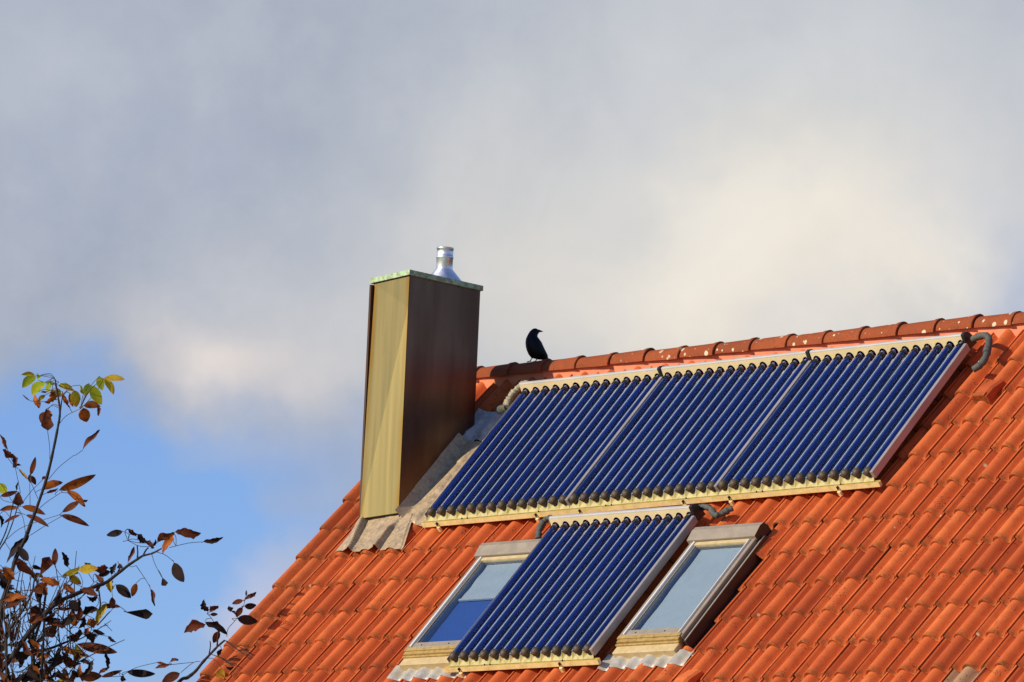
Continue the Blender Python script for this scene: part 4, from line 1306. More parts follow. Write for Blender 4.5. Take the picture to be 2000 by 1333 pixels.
('Bf',-1.693,-1.971,6.206,-1.691,-1.907,6.128,0.045),
('Bf',-2.111,-1.977,6.183,-2.178,-2.035,6.061,0.081),
('Bd',-2.068,-2.022,6.095,-2.01,-1.995,6.219,0.045),
('Od',-1.586,-1.648,6.187,-1.517,-1.582,6.25,0.047),
('Rd',-1.373,-1.938,6.066,-1.421,-1.983,6.025,0.042),
('Bo',-1.983,-1.672,6.256,-1.952,-1.641,6.139,0.048),
('Rc',-2.219,-1.926,6.781,-2.226,-2.029,6.845,0.037),
('Of',-2.227,-2.092,6.596,-2.217,-2.032,6.463,0.055),
('Bf',-1.73,-1.947,6.102,-1.762,-2.022,6.143,0.036),
('Rd',-2.111,-1.972,6.668,-2.012,-1.865,6.692,0.078),
('Bf',-1.547,-2.132,6.456,-1.621,-2.198,6.466,0.031),
('Ro',-1.937,-1.611,6.214,-1.998,-1.579,6.082,0.044),
('Of',-1.55,-1.974,6.653,-1.53,-1.943,6.539,0.062),
('Bd',-1.529,-1.763,6.27,-1.622,-1.804,6.286,0.043),
('Bd',-1.837,-1.633,7.099,-1.747,-1.599,7.038,0.05),
('Bc',-1.95,-2.157,6.558,-2.005,-2.236,6.646,0.057),
('Bf',-1.708,-2.204,6.378,-1.654,-2.151,6.447,0.041),
('Bf',-2.242,-1.703,6.368,-2.261,-1.665,6.474,0.033),
('Bd',-1.957,-2.059,6.497,-1.926,-2.052,6.362,0.069),
('Od',-2.358,-1.962,6.152,-2.307,-1.853,6.073,0.069),
('Bd',-1.347,-1.765,6.472,-1.301,-1.714,6.426,0.026),
('Bd',-1.868,-1.735,6.162,-1.954,-1.799,6.188,0.035),
('Ro',-1.533,-2.191,6.996,-1.541,-2.184,7.135,0.051),
('Ro',-1.84,-2.327,6.047,-1.935,-2.372,6.156,0.045),
('Rc',-2.492,-1.901,6.139,-2.509,-1.901,6.001,0.047),
('Bo',-2.256,-2.007,6.895,-2.343,-2.039,6.87,0.027),
('Bc',-2.338,-2.121,6.929,-2.248,-2.007,6.86,0.056),
('Of',-1.649,-1.771,6.832,-1.63,-1.673,6.829,0.043),
('Rc',-2.041,-1.707,6.587,-2.085,-1.824,6.511,0.07),
('Rc',-1.817,-2.011,6.298,-1.762,-1.978,6.161,0.047),
('Bc',-2.267,-2.023,6.093,-2.281,-2.0,6.237,0.045),
('Rd',-2.38,-1.973,6.749,-2.379,-2.066,6.789,0.031),
('Rf',-2.227,-1.718,6.154,-2.228,-1.772,6.068,0.035),
('Rd',-1.941,-2.312,6.293,-2.006,-2.417,6.268,0.068),
('Rf',-1.825,-1.923,6.15,-1.81,-1.967,6.216,0.036),
('Bd',-1.968,-2.05,6.166,-1.927,-1.954,6.269,0.063),
('Rd',-1.747,-2.258,6.548,-1.651,-2.143,6.606,0.06),
('Ro',-2.067,-2.284,6.585,-2.126,-2.424,6.586,0.058),
('Bo',-2.073,-2.325,6.533,-2.099,-2.316,6.619,0.044),
('Ro',-2.231,-1.873,6.203,-2.175,-1.796,6.193,0.033),
('Rd',-1.314,-1.905,6.779,-1.425,-1.999,6.836,0.06),
('Rd',-1.781,-1.95,6.653,-1.853,-2.007,6.592,0.048),
('Rd',-1.782,-1.843,6.655,-1.736,-1.708,6.63,0.052),
('Rc',-1.794,-2.059,6.348,-1.859,-2.127,6.315,0.052),
('Rc',-1.836,-2.375,6.105,-1.837,-2.34,6.031,0.031),
('Bc',-2.258,-1.736,6.184,-2.259,-1.799,6.283,0.051),
('Bf',-2.13,-1.854,6.916,-2.127,-1.938,7.003,0.055),
('Od',-1.757,-2.403,6.874,-1.796,-2.492,6.962,0.07),
('Ro',-2.187,-2.156,6.805,-2.048,-2.069,6.758,0.064),
('Bd',-1.335,-1.897,6.272,-1.361,-1.975,6.127,0.065),
('Ro',-2.388,-2.013,7.021,-2.457,-2.055,7.0,0.033),
('Bd',-1.983,-1.877,6.374,-2.047,-1.905,6.313,0.032),
('Bc',-2.174,-1.691,6.205,-2.29,-1.776,6.158,0.046),
('Bc',-2.171,-2.139,6.837,-2.116,-2.064,6.798,0.052),
('Bd',-1.905,-1.653,6.298,-1.962,-1.713,6.378,0.046),
('Bf',-2.003,-1.84,6.752,-2.0,-1.823,6.658,0.044),
('Rd',-1.794,-1.789,6.446,-1.694,-1.752,6.532,0.062),
('Bo',-2.241,-2.157,6.338,-2.142,-2.134,6.422,0.054),
('Bo',-1.591,-2.409,7.012,-1.68,-2.446,7.129,0.067),
('Rf',-1.863,-2.21,6.753,-1.996,-2.292,6.713,0.067),
('Bc',-1.964,-2.405,6.534,-2.088,-2.45,6.522,0.045),
('Od',-1.886,-1.991,6.159,-1.931,-2.032,6.251,0.035),
('Bo',-1.669,-2.04,6.256,-1.605,-1.972,6.305,0.047),
('Rd',-1.769,-1.971,6.702,-1.67,-1.936,6.778,0.036)]
BRANCHES = [
(0.02,0.005,[[-2.1,-2.243,5.816],[-2.097,-2.249,6.631],[-2.079,-2.234,6.796],[-2.034,-2.21,6.985],[-2.008,-2.197,7.091],[-1.938,-2.171,7.242],[-1.892,-2.15,7.39],[-1.856,-2.135,7.496],[-1.792,-2.104,7.73],[-1.76,-2.081,7.945],[-1.739,-2.064,8.13],[-1.732,-2.056,8.242],[-1.751,-2.058,8.338],[-1.778,-2.069,8.454],[-1.787,-2.077,8.515]]),
(0.006,0.003,[[-1.732,-2.056,8.242],[-1.727,-2.05,8.333],[-1.722,-2.047,8.379]]),
(0.026,0.005,[[-2.076,-2.344,5.725],[-2.023,-2.334,6.09],[-1.957,-2.303,6.204],[-1.876,-2.257,6.324],[-1.8,-2.208,6.464],[-1.722,-2.14,6.598],[-1.658,-2.059,6.713],[-1.623,-1.976,6.769],[-1.57,-1.763,6.87],[-1.532,-1.655,6.921],[-1.491,-1.593,6.983],[-1.426,-1.525,7.065],[-1.369,-1.481,7.116],[-1.33,-1.457,7.145],[-1.266,-1.427,7.162],[-1.149,-1.468,7.172],[-1.006,-1.544,7.177]]),
(0.016,0.006,[[-2.213,-2.216,5.862],[-2.145,-2.194,6.246],[-2.045,-2.139,6.317],[-1.951,-2.019,6.35],[-1.913,-1.899,6.38],[-1.88,-1.761,6.442],[-1.864,-1.702,6.471]]),
(0.018,0.007,[[-2.068,-1.908,5.763],[-1.964,-1.97,6.109],[-1.947,-2.0,6.18],[-1.908,-2.055,6.365],[-1.878,-2.057,6.482],[-1.826,-2.043,6.657],[-1.798,-2.049,6.786],[-1.789,-2.042,6.803]]),
(0.014,0.008,[[-1.897,-1.917,5.757],[-1.801,-2.041,6.097],[-1.78,-2.062,6.168],[-1.732,-2.098,6.338],[-1.691,-2.134,6.507],[-1.666,-2.152,6.623]]),
(0.013,0.009,[[-2.121,-1.859,5.851],[-1.994,-1.993,6.346],[-1.965,-2.018,6.51],[-1.947,-2.031,6.635]]),
(0.014,0.005,[[-2.073,-2.165,5.74],[-2.02,-2.218,6.105],[-2.022,-2.237,6.323],[-2.026,-2.238,6.462],[-1.983,-2.221,6.535],[-1.91,-2.188,6.65],[-1.841,-2.156,6.793],[-1.824,-2.151,6.903],[-1.806,-2.143,6.956]]),
(0.01,0.006,[[-1.895,-2.293,5.805],[-1.875,-2.365,6.451],[-1.907,-2.369,6.57],[-1.924,-2.364,6.706]]),
(0.018,0.014,[[-2.059,-2.124,5.744],[-1.926,-2.011,6.104],[-1.912,-1.951,6.126],[-1.864,-1.873,6.254],[-1.838,-1.862,6.332],[-1.82,-1.85,6.386]]),
(0.014,0.009,[[-2.13,-2.127,5.868],[-2.012,-2.011,6.128],[-1.955,-1.838,6.228],[-1.925,-1.74,6.294]]),
(0.011,0.009,[[-1.844,-2.056,6.611],[-1.836,-2.068,6.679],[-1.828,-2.081,6.772]]),
(0.016,0.007,[[-0.542,-1.927,5.795],[-0.388,-1.82,6.068],[-0.338,-1.776,6.106],[-0.29,-1.736,6.16],[-0.247,-1.705,6.23],[-0.21,-1.677,6.283],[-0.161,-1.639,6.353],[-0.116,-1.603,6.407]]),
(0.007,0.005,[[-0.161,-1.639,6.353],[-0.154,-1.644,6.408],[-0.143,-1.647,6.48]]),
(0.006,0.003,[[-0.21,-1.677,6.283],[-0.196,-1.678,6.359],[-0.196,-1.686,6.398]]),
(0.006,0.005,[[-1.491,-1.593,6.983],[-1.473,-1.579,7.024],[-1.461,-1.575,7.061]]),
(0.006,0.005,[[-1.369,-1.481,7.116],[-1.364,-1.483,7.169],[-1.364,-1.493,7.225]]),
(0.006,0.005,[[-1.33,-1.457,7.145],[-1.308,-1.447,7.19],[-1.289,-1.437,7.211]]),
(0.006,0.005,[[-1.602,-1.667,6.861],[-1.621,-1.627,6.756],[-1.635,-1.628,6.707]]),
(0.006,0.005,[[-1.695,-1.935,6.809],[-1.672,-1.91,6.868],[-1.655,-1.885,6.911]]),
(0.008,0.006,[[-1.658,-2.059,6.713],[-1.644,-2.059,6.762],[-1.632,-2.06,6.802],[-1.616,-2.045,6.843]]),
(0.005,0.004,[[-1.983,-2.221,6.535],[-1.978,-2.218,6.589],[-1.92,-2.191,6.573],[-1.938,-2.198,6.515],[-1.955,-2.204,6.426]]),
(0.005,0.004,[[-2.086,-2.168,6.394],[-2.04,-2.146,6.435],[-2.023,-2.14,6.525],[-1.998,-2.128,6.582]]),
(0.005,0.004,[[-1.622,-1.646,6.582],[-1.589,-1.614,6.637],[-1.566,-1.594,6.675],[-1.551,-1.581,6.696]]),
(0.004,0.006,[[-2.2,-2.059,7.516],[-2.234,-2.075,7.384],[-2.278,-2.094,7.26],[-2.325,-2.113,7.182],[-2.382,-2.138,7.067]]),
(0.004,0.006,[[-2.236,-2.075,7.549],[-2.276,-2.091,7.351],[-2.327,-2.114,7.215],[-2.384,-2.139,7.108]])]
TWIGS = [
(0.0028,0.0022,[[-1.729,-2.058,8.159],[-1.668,-2.039,8.223],[-1.539,-2.007,8.272]]),
(0.0028,0.0022,[[-1.863,-2.065,8.105],[-1.83,-2.062,7.972],[-1.819,-2.065,7.88]]),
(0.0028,0.0022,[[-1.713,-2.151,7.7],[-1.625,-2.124,7.796],[-1.497,-2.084,7.887]]),
(0.0028,0.0022,[[-2.062,-2.145,7.507],[-1.97,-2.113,7.624],[-1.877,-2.085,7.709]]),
(0.0028,0.0022,[[-1.962,-2.105,7.271],[-1.812,-2.06,7.355],[-1.685,-2.002,7.428]]),
(0.0028,0.0022,[[-2.045,-2.271,7.229],[-1.907,-2.228,7.321],[-1.581,-2.13,7.412]]),
(0.0028,0.0022,[[-1.806,-2.153,7.475],[-1.733,-2.133,7.527],[-1.614,-2.094,7.598]]),
(0.0028,0.0022,[[-1.937,-2.142,7.5],[-1.963,-2.139,7.687]]),
(0.0028,0.0022,[[-1.91,-2.09,7.566],[-1.989,-2.102,7.693]]),
(0.0028,0.0022,[[-1.986,-2.208,7.598],[-2.024,-2.244,7.802]]),
(0.0028,0.0022,[[-1.29,-1.402,7.166],[-1.216,-1.421,7.074],[-0.995,-1.532,6.949]]),
(0.0028,0.0022,[[-1.415,-1.45,7.072],[-1.343,-1.413,6.97],[-1.288,-1.401,6.899]]),
(0.0028,0.0022,[[-0.439,-2.084,7.066],[-0.389,-2.026,7.045],[-0.346,-1.971,6.997]]),
(0.0028,0.0022,[[-0.36,-2.008,7.102],[-0.253,-1.903,7.144],[-0.178,-1.826,7.157]]),
(0.0028,0.0022,[[-1.701,-1.784,6.682],[-1.714,-1.742,6.625]]),
(0.0028,0.0022,[[-1.498,-1.456,6.706],[-1.548,-1.486,6.746],[-1.583,-1.522,6.773]]),
(0.0028,0.0022,[[-1.777,-1.757,6.434],[-1.811,-1.758,6.325],[-1.859,-1.755,6.167]]),
(0.0028,0.0022,[[-0.371,-1.818,6.143],[-0.299,-1.759,6.223],[-0.26,-1.72,6.237]]),
(0.0028,0.0022,[[-0.427,-1.889,6.199],[-0.299,-1.759,6.227]]),
(0.0028,0.0022,[[-0.103,-1.595,6.435],[-0.09,-1.595,6.499],[-0.04,-1.558,6.576],[0.003,-1.533,6.673],[0.019,-1.531,6.745]]),
(0.0028,0.0022,[[-0.197,-1.731,6.61],[-0.175,-1.7,6.572],[-0.159,-1.674,6.526]]),
(0.0028,0.0022,[[-1.816,-1.939,6.708],[-1.83,-1.929,6.652],[-1.846,-1.916,6.589]]),
(0.0028,0.0022,[[-1.698,-2.072,6.926],[-1.661,-2.009,6.935]]),
(0.0028,0.0022,[[-1.754,-1.73,6.69],[-1.736,-1.576,6.643]]),
(0.0028,0.0022,[[-1.613,-1.581,6.604],[-1.57,-1.533,6.546]]),
(0.0028,0.0022,[[-1.525,-1.508,7.265],[-1.507,-1.471,7.276]]),
(0.0028,0.0022,[[-2.085,-2.153,7.503],[-2.024,-2.138,7.411],[-1.981,-2.137,7.273]]),
(0.0028,0.0022,[[-2.156,-2.2,7.214],[-2.08,-2.183,7.125]]),
(0.0028,0.0022,[[-1.856,-2.007,6.339],[-1.861,-1.85,6.268],[-1.86,-1.686,6.178]]),
(0.0028,0.0022,[[-1.883,-2.064,6.273],[-1.877,-1.885,6.208],[-1.878,-1.765,6.163]]),
(0.0028,0.0022,[[-1.991,-2.157,6.166],[-1.93,-2.053,6.211],[-1.914,-1.879,6.178]]),
(0.0028,0.0022,[[-2.054,-2.173,6.384],[-1.951,-2.106,6.476],[-1.885,-2.034,6.538]]),
(0.0028,0.0022,[[-1.778,-2.032,6.387],[-1.759,-1.993,6.43]]),
(0.0028,0.0022,[[-1.74,-1.887,6.428],[-1.729,-1.888,6.464]]),
(0.0028,0.0022,[[-1.912,-1.879,6.239],[-1.873,-1.91,6.369]]),
(0.0028,0.0022,[[-1.955,-1.982,6.243],[-1.923,-1.962,6.334]]),
(0.0028,0.0022,[[-1.503,-1.455,6.199],[-1.49,-1.456,6.141]]),
(0.0028,0.0022,[[-1.679,-1.566,6.58],[-1.635,-1.52,6.599]]),
(0.0028,0.0022,[[-1.944,-2.132,6.383],[-1.908,-2.102,6.438]]),
(0.0028,0.0022,[[-1.806,-2.199,6.706],[-1.806,-2.178,6.553]]),
(0.0028,0.0022,[[-1.902,-2.222,6.422],[-1.88,-2.218,6.568]]),
(0.0055,0.0025,[[-1.806,-2.387,6.574],[-1.674,-2.328,6.643],[-1.564,-2.23,6.716]]),
(0.0055,0.0025,[[-1.906,-1.797,6.292],[-1.879,-1.952,6.433],[-1.888,-2.072,6.578]]),
(0.0055,0.0025,[[-1.906,-1.927,6.143],[-1.847,-1.887,6.315],[-1.788,-1.841,6.487]]),
(0.0055,0.0025,[[-2.004,-1.549,6.321],[-1.979,-1.588,6.432],[-1.95,-1.633,6.541]]),
(0.0055,0.0025,[[-1.955,-2.271,6.446],[-1.9,-2.247,6.55],[-1.875,-2.237,6.653]]),
(0.0055,0.0025,[[-1.576,-2.093,6.632],[-1.536,-2.104,6.768],[-1.491,-2.087,6.907]]),
(0.0055,0.0025,[[-1.824,-1.78,6.652],[-1.774,-1.715,6.791],[-1.72,-1.623,6.932]]),
(0.0055,0.0025,[[-1.729,-1.904,6.558],[-1.703,-1.933,6.65],[-1.673,-1.935,6.744]]),
(0.0055,0.0025,[[-1.977,-1.697,6.222],[-1.897,-1.563,6.385],[-1.802,-1.464,6.545]]),
(0.0055,0.0025,[[-1.771,-2.386,6.307],[-1.803,-2.404,6.5],[-1.89,-2.415,6.697]]),
(0.0055,0.0025,[[-2.039,-1.633,6.135],[-1.969,-1.554,6.3],[-1.889,-1.475,6.465]]),
(0.0055,0.0025,[[-1.992,-1.87,6.628],[-1.928,-1.75,6.746],[-1.878,-1.639,6.865]]),
(0.0055,0.0025,[[-2.033,-1.716,6.304],[-2.027,-1.929,6.444],[-2.142,-2.066,6.597]]),
(0.0055,0.0025,[[-1.784,-2.148,6.47],[-1.698,-2.091,6.692],[-1.62,-2.05,6.913]]),
(0.0055,0.0025,[[-1.72,-1.872,6.562],[-1.708,-1.99,6.643],[-1.737,-2.123,6.724]]),
(0.0055,0.0025,[[-1.885,-2.137,6.35],[-1.943,-2.215,6.577],[-2.019,-2.229,6.811]]),
(0.0055,0.0025,[[-1.957,-2.317,6.365],[-1.924,-2.303,6.455],[-1.905,-2.294,6.545]]),
(0.0055,0.0025,[[-2.202,-2.151,6.514],[-2.275,-2.162,6.618],[-2.335,-2.168,6.722]]),
(0.0055,0.0025,[[-2.259,-2.124,6.32],[-2.156,-2.081,6.525],[-2.077,-2.046,6.731]]),
(0.0055,0.0025,[[-1.627,-2.127,6.65],[-1.685,-2.241,6.725],[-1.842,-2.314,6.809]]),
(0.0055,0.0025,[[-2.103,-2.04,6.457],[-2.187,-2.082,6.685],[-2.309,-2.095,6.919]]),
(0.0055,0.0025,[[-1.786,-1.849,6.354],[-1.764,-1.91,6.438],[-1.742,-1.959,6.523]]),
(0.0055,0.0025,[[-1.823,-2.378,6.281],[-2.078,-2.453,6.357],[-2.307,-2.536,6.431]]),
(0.0055,0.0025,[[-2.159,-1.959,6.2],[-2.097,-1.866,6.298],[-2.043,-1.719,6.402]]),
(0.0055,0.0025,[[-2.081,-1.702,6.156],[-2.067,-1.836,6.241],[-2.071,-1.952,6.329]]),
(0.0055,0.0025,[[-2.029,-1.91,6.408],[-2.031,-1.965,6.491],[-2.049,-2.009,6.576]]),
(0.0055,0.0025,[[-1.782,-2.22,6.574],[-1.791,-2.236,6.675],[-1.772,-2.23,6.776]]),
(0.0055,0.0025,[[-1.898,-2.411,6.176],[-2.034,-2.449,6.252],[-2.224,-2.49,6.33]]),
(0.0055,0.0025,[[-1.938,-2.432,6.594],[-1.957,-2.423,6.774],[-1.991,-2.424,6.953]]),
(0.0055,0.0025,[[-1.639,-1.907,6.535],[-1.601,-1.818,6.624],[-1.555,-1.728,6.713]]),
(0.0055,0.0025,[[-1.811,-2.175,6.515],[-1.801,-2.199,6.756],[-1.82,-2.207,7.0]]),
(0.0055,0.0025,[[-2.092,-1.911,6.443],[-2.106,-1.958,6.52],[-2.125,-1.986,6.599]]),
(0.0055,0.0025,[[-1.791,-1.852,6.682],[-1.752,-1.963,6.898],[-1.748,-2.029,7.119]]),
(0.0055,0.0025,[[-1.879,-2.379,6.429],[-1.837,-2.36,6.572],[-1.774,-2.335,6.715]]),
(0.0055,0.0025,[[-1.905,-1.78,6.397],[-1.841,-1.874,6.628],[-1.779,-1.914,6.864]]),
(0.0055,0.0025,[[-1.926,-2.185,6.585],[-1.866,-2.153,6.68],[-1.836,-2.141,6.774]]),
(0.0055,0.0025,[[-2.219,-2.103,6.485],[-2.167,-2.081,6.625],[-2.133,-2.065,6.765]]),
(0.0055,0.0025,[[-1.569,-2.189,6.679],[-1.532,-2.154,6.765],[-1.498,-2.124,6.852]]),
(0.0055,0.0025,[[-1.896,-2.184,6.484],[-1.884,-2.187,6.593],[-1.841,-2.166,6.702]]),
(0.0055,0.0025,[[-1.906,-2.26,6.103],[-1.87,-2.268,6.341],[-1.832,-2.261,6.581]]),
(0.0055,0.0025,[[-1.712,-2.322,6.678],[-1.716,-2.325,6.776],[-1.741,-2.331,6.876]]),
(0.0055,0.0025,[[-1.865,-1.725,6.34],[-1.836,-1.903,6.486],[-1.857,-2.081,6.634]]),
(0.0055,0.0025,[[-1.723,-1.836,6.509],[-1.668,-1.925,6.706],[-1.617,-1.991,6.905]]),
(0.0055,0.0025,[[-1.968,-2.178,6.086],[-1.875,-2.07,6.259],[-1.802,-1.974,6.432]]),
(0.0055,0.0025,[[-2.057,-2.154,6.685],[-2.041,-2.137,6.918],[-1.999,-2.112,7.151]]),
(0.0055,0.0025,[[-1.889,-2.383,6.375],[-2.083,-2.421,6.527],[-2.212,-2.462,6.676]]),
(0.0055,0.0025,[[-1.987,-1.745,6.152],[-1.937,-1.813,6.327],[-1.882,-1.834,6.505]]),
(0.0055,0.0025,[[-1.991,-2.358,6.081],[-1.913,-2.32,6.219],[-1.829,-2.273,6.359]]),
(0.0055,0.0025,[[-1.842,-2.306,6.149],[-1.885,-2.353,6.33],[-1.972,-2.373,6.516]]),
(0.0055,0.0025,[[-1.758,-1.807,6.374],[-1.735,-1.857,6.464],[-1.708,-1.882,6.556]]),
(0.0055,0.0025,[[-1.834,-1.982,6.586],[-1.773,-1.963,6.777],[-1.703,-1.917,6.969]]),
(0.0055,0.0025,[[-1.863,-1.957,6.184],[-1.818,-2.027,6.355],[-1.777,-2.066,6.528]]),
(0.0055,0.0025,[[-2.006,-2.125,6.556],[-2.099,-2.157,6.754],[-2.231,-2.173,6.957]]),
(0.0055,0.0025,[[-1.614,-2.151,6.333],[-1.57,-2.237,6.552],[-1.588,-2.323,6.775]]),
(0.0055,0.0025,[[-2.308,-2.129,6.626],[-2.186,-2.094,6.731],[-2.1,-2.064,6.837]]),
(0.0055,0.0025,[[-1.87,-1.981,6.51],[-1.831,-1.889,6.575],[-1.8,-1.796,6.641]]),
(0.0055,0.0025,[[-1.698,-1.996,6.323],[-1.666,-1.914,6.4],[-1.632,-1.838,6.476]]),
(0.0055,0.0025,[[-1.846,-1.911,6.555],[-1.899,-2.088,6.691],[-2.055,-2.158,6.843]]),
(0.0055,0.0025,[[-1.866,-2.24,6.63],[-1.805,-2.214,6.859],[-1.772,-2.197,7.087]]),
(0.0055,0.0025,[[-1.69,-1.971,6.68],[-1.645,-1.834,6.775],[-1.607,-1.741,6.866]]),
(0.0055,0.0025,[[-1.926,-1.665,6.117],[-1.849,-1.626,6.342],[-1.768,-1.58,6.569]]),
(0.0055,0.0025,[[-1.835,-2.327,6.192],[-1.816,-2.327,6.313],[-1.8,-2.326,6.434]]),
(0.0055,0.0025,[[-2.077,-1.937,6.214],[-2.04,-1.946,6.356],[-2.018,-1.977,6.496]]),
(0.0055,0.0025,[[-1.711,-1.834,6.368],[-1.655,-1.906,6.568],[-1.6,-1.994,6.766]]),
(0.0055,0.0025,[[-1.77,-1.745,6.477],[-1.76,-1.847,6.54],[-1.757,-1.978,6.6]]),
(0.0055,0.0025,[[-1.972,-1.98,6.321],[-1.938,-1.976,6.434],[-1.897,-1.949,6.548]]),
(0.0055,0.0025,[[-1.756,-2.403,6.587],[-1.658,-2.362,6.712],[-1.578,-2.323,6.838]]),
(0.0055,0.0025,[[-1.585,-2.171,6.69],[-1.511,-2.084,6.852],[-1.448,-2.007,7.014]]),
(0.0055,0.0025,[[-1.897,-2.384,6.66],[-1.877,-2.369,6.807],[-1.826,-2.347,6.954]]),
(0.0055,0.0025,[[-2.102,-2.261,6.197],[-2.221,-2.291,6.301],[-2.396,-2.327,6.407]]),
(0.0055,0.0025,[[-1.969,-1.774,6.533],[-1.916,-1.752,6.693],[-1.868,-1.763,6.85]]),
(0.0055,0.0025,[[-2.164,-1.958,6.24],[-2.106,-1.924,6.394],[-2.032,-1.85,6.551]]),
(0.0055,0.0025,[[-1.956,-2.237,6.35],[-1.931,-2.229,6.467],[-1.92,-2.226,6.584]]),
(0.0055,0.0025,[[-2.035,-2.29,6.382],[-1.849,-2.159,6.36],[-1.79,-1.896,6.355]]),
(0.0055,0.0025,[[-1.852,-2.316,6.411],[-1.888,-2.331,6.53],[-1.913,-2.333,6.649]]),
(0.0055,0.0025,[[-1.872,-1.7,6.257],[-1.761,-1.537,6.376],[-1.544,-1.42,6.487]]),
(0.0055,0.0025,[[-1.768,-2.349,6.343],[-1.737,-2.342,6.531],[-1.74,-2.346,6.719]]),
(0.0055,0.0025,[[-1.848,-2.262,6.606],[-1.852,-2.26,6.839],[-1.837,-2.243,7.072]]),
(0.0055,0.0025,[[-2.008,-2.217,6.431],[-2.01,-2.217,6.531],[-2.046,-2.224,6.632]]),
(0.0055,0.0025,[[-1.902,-2.145,6.658],[-1.933,-2.164,6.753],[-1.955,-2.17,6.848]]),
(0.0055,0.0025,[[-1.916,-2.316,6.229],[-1.948,-2.33,6.465],[-2.038,-2.336,6.705]]),
(0.0055,0.0025,[[-2.045,-1.951,6.109],[-2.03,-1.987,6.188],[-2.019,-2.017,6.266]]),
(0.0055,0.0025,[[-1.759,-1.759,6.684],[-1.693,-1.849,6.916],[-1.629,-1.895,7.152]]),
(0.0055,0.0025,[[-1.91,-1.911,6.407],[-1.871,-1.933,6.546],[-1.827,-1.926,6.688]]),
(0.0055,0.0025,[[-1.825,-2.12,6.374],[-1.793,-2.095,6.451],[-1.765,-2.078,6.528]]),
(0.0055,0.0025,[[-1.978,-1.588,6.467],[-1.905,-1.438,6.566],[-1.813,-1.346,6.659]]),
(0.0055,0.0025,[[-2.171,-2.032,6.59],[-2.202,-2.041,6.714],[-2.252,-2.047,6.839]]),
(0.0055,0.0025,[[-1.91,-1.967,6.087],[-1.862,-1.959,6.234],[-1.817,-1.966,6.379]]),
(0.0055,0.0025,[[-2.041,-2.311,6.591],[-2.008,-2.288,6.807],[-1.939,-2.257,7.021]]),
(0.0055,0.0025,[[-2.08,-1.722,6.256],[-2.037,-1.627,6.361],[-1.984,-1.511,6.467]])]
TREE_BASE = [-2.133, -2.067, 5.792]

# ---------------------------------------------------------------- young tree in front of the verge
TB = Vector(TREE_BASE)
tree = thing('young_tree', 'thin autumn tree in front of the roof verge with green top and withered brown leaves', 'tree', Matrix.Translation((TB.x, TB.y, 0)))
TM = Matrix()
tk = MB()
tk.tube(spline([(TB.x + .05, TB.y - .03, -0.1), (TB.x - .04, TB.y + .02, 2.0), (TB.x + .03, TB.y, 4.2), (TB.x, TB.y, 5.35), (TB.x, TB.y, 5.72)], 5), [0.085 - 0.045 * k / 20 for k in range(21)], 12)
tk.build('trunk', M['bark'], tree)
for r0, r1, pts in BRANCHES:
    p0 = Vector(pts[0])
    ext = [] if p0.z > 5.95 and (p0 - TB).length > 0.35 else [TB + Vector((random.uniform(-.02, .02), random.uniform(-.02, .02), -0.35))]
    sp = spline(ext + pts, 4)
    rr = [(r0 + (r1 - r0) * k / (len(sp) - 1)) * random.uniform(0.95, 1.25) for k in range(len(sp))]
    b = MB(); b.tube(sp, rr, 8)
    b.build('branch', M['bark'], tree)
for r0, r1, pts in TWIGS:
    sp = spline(pts, 5)
    b = MB(); b.tube(sp, [r0 + (r1 - r0) * k / (len(sp) - 1) for k in range(len(sp))], 5)
    b.build('twig', M['twig'], tree)


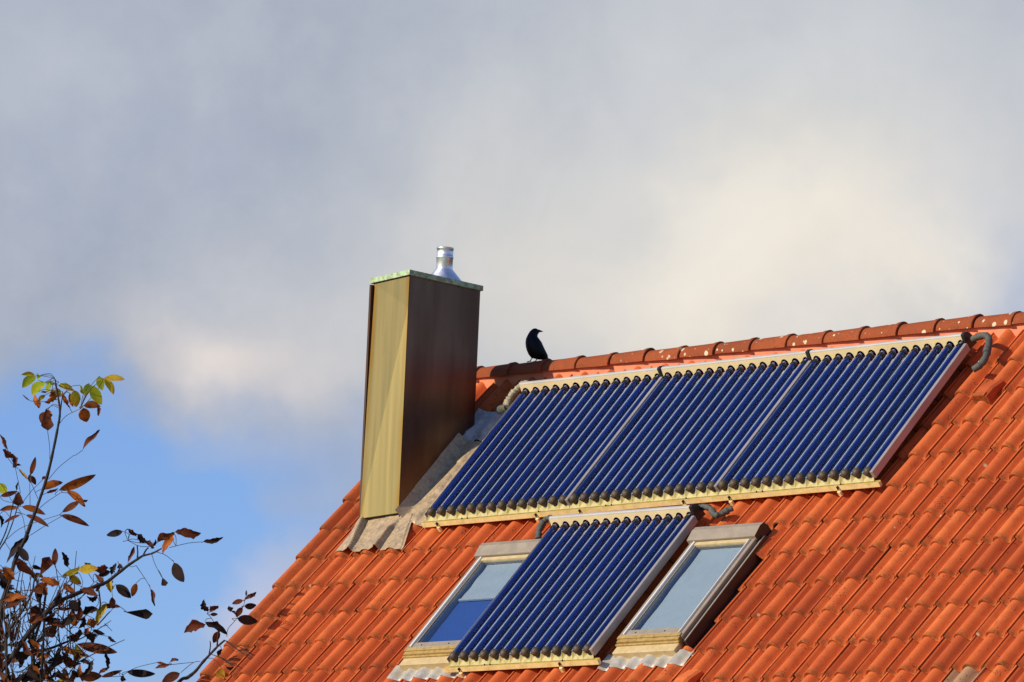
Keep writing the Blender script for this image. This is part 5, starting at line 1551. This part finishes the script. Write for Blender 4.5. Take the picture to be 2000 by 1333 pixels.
def leaf_mesh(kind, seed, m_):
    """unit leaf: base at the origin, tip at y = 1, half width 0.5 at its widest"""
    rnd = random.Random(seed)
    n, k = 10, 4
    dry = kind in 'dc'
    rows = []
    ph = rnd.uniform(0, 6)
    am = 0.45 if dry else 0.15
    rnd_l, rnd_r = 1 + rnd.uniform(-am, am * .5), 1 + rnd.uniform(-am, am * .5)
    hook = rnd.uniform(-.35, .35) if dry else rnd.uniform(-.12, .12)
    for j in range(n + 1):
        y = j / n
        if kind == 'f': wd = 0.5 * (min(1, y * 1.25) ** 0.8) * (1 if y < 0.8 else (1 - (y - .8) * 2.6))
        else: wd = 0.5 * math.sin(math.pi * min(1, y * 0.97 + 0.015)) ** 0.72 * (1.06 - 0.35 * (y - .45))
        if j == 0: wd = 0.02
        if j == n: wd = 0.015 if kind != 'f' else 0.12
        bend = {'a': 0.22 * math.sin(math.pi * y), 'o': 0.05 * math.sin(math.pi * y), 'd': 0.10 * math.sin(2 * math.pi * y + ph), 'c': 0.16 * math.sin(math.pi * y), 'f': 0.05 * y}[kind]
        tw = {'a': 0.3, 'o': 0.15, 'd': 1.3, 'c': 1.0, 'f': 0.3}[kind] * (y - .5) * (1 if seed % 2 else -1)
        rr = []
        lop = (rnd_l, rnd_r)
        for i in range(-k, k + 1):
            s = i / k
            rag = 1 + (rnd.uniform(-.42, .3) if dry and abs(i) == k else rnd.uniform(-.03, .03))
            xx = s * wd * rag * (lop[0] if i < 0 else lop[1])
            cup = {'a': 0.12, 'o': 0.10, 'd': 0.40, 'c': 0.55, 'f': 0.14}[kind]
            zz = cup * abs(s) ** 1.6 * wd + (rnd.uniform(-.03, .03) if dry else 0)
            xr_, zr_ = xx * math.cos(tw) - zz * math.sin(tw), xx * math.sin(tw) + zz * math.cos(tw)
            side = bend if kind == 'a' else bend * 0.9
            rr.append((xr_ + (side if kind in 'ac' else side * .8) + hook * max(0, y - .55) ** 1.5 * 2.2, y + (0.03 * abs(s) if kind != 'f' else -0.05 * abs(s)), zr_))
        rows.append(rr)
    b = MB(); b.grid(rows, 0, True)
    return b.mesh('leaf', m_)


LEAF_ME = {}
for code, ax_, ay_, az_, bx_, by_, bz_, wd in LEAVES:
    A = Vector((ax_, ay_, az_)); B = Vector((bx_, by_, bz_))
    var = random.randint(0, 4)
    key = (code, var)
    if key not in LEAF_ME: LEAF_ME[key] = leaf_mesh(code[1], 5 + var + 17 * len(LEAF_ME), LM[code[0]])
    y = B - A
    ln = y.length
    y.normalize()
    z = CF - y * CF.dot(y)                              # blades hang roughly facing the lane
    z = Matrix.Rotation(random.uniform(-.55, .55), 3, y) @ (-z.normalized())
    x = y.cross(z)
    up = (y.cross(z)).z
    if code[1] == 'a' and up < 0: x = -x; z = -z
    mw = Matrix(((x.x * wd, y.x * ln, z.x * wd, A.x), (x.y * wd, y.y * ln, z.y * wd, A.y), (x.z * wd, y.z * ln, z.z * wd, A.z), (0, 0, 0, 1)))
    if code[1] in 'acd':                                # bend is measured in leaf lengths
        pass
    inst('leaf', LEAF_ME[key], tree, mw)

# thin stalks joining each leaf to the nearest wood, one hair-thin part
wood = []
for r0, r1, pts in BRANCHES + TWIGS:
    wood += spline(pts, 5)
stk = MB()
for code, ax_, ay_, az_, bx_, by_, bz_, wd in LEAVES:
    A = Vector((ax_, ay_, az_)); B = Vector((bx_, by_, bz_))
    q = min(wood, key=lambda p_: (p_ - A).length + 0.25 * max(0, p_.z - A.z))
    d = (q - A).length
    if d < 0.02 or d > 0.6: continue
    back = (A - B).normalized() * min(0.05, d * .3)
    stk.tube(spline([q, (q + A) / 2 + back * .6 + Vector((0, 0, 0.02 * d)), A], 4), 0.0024, 5, cap=False)
st_ = stk.build('leaf_stalks', M['twig'], tree)
st_['kind'] = 'stuff'
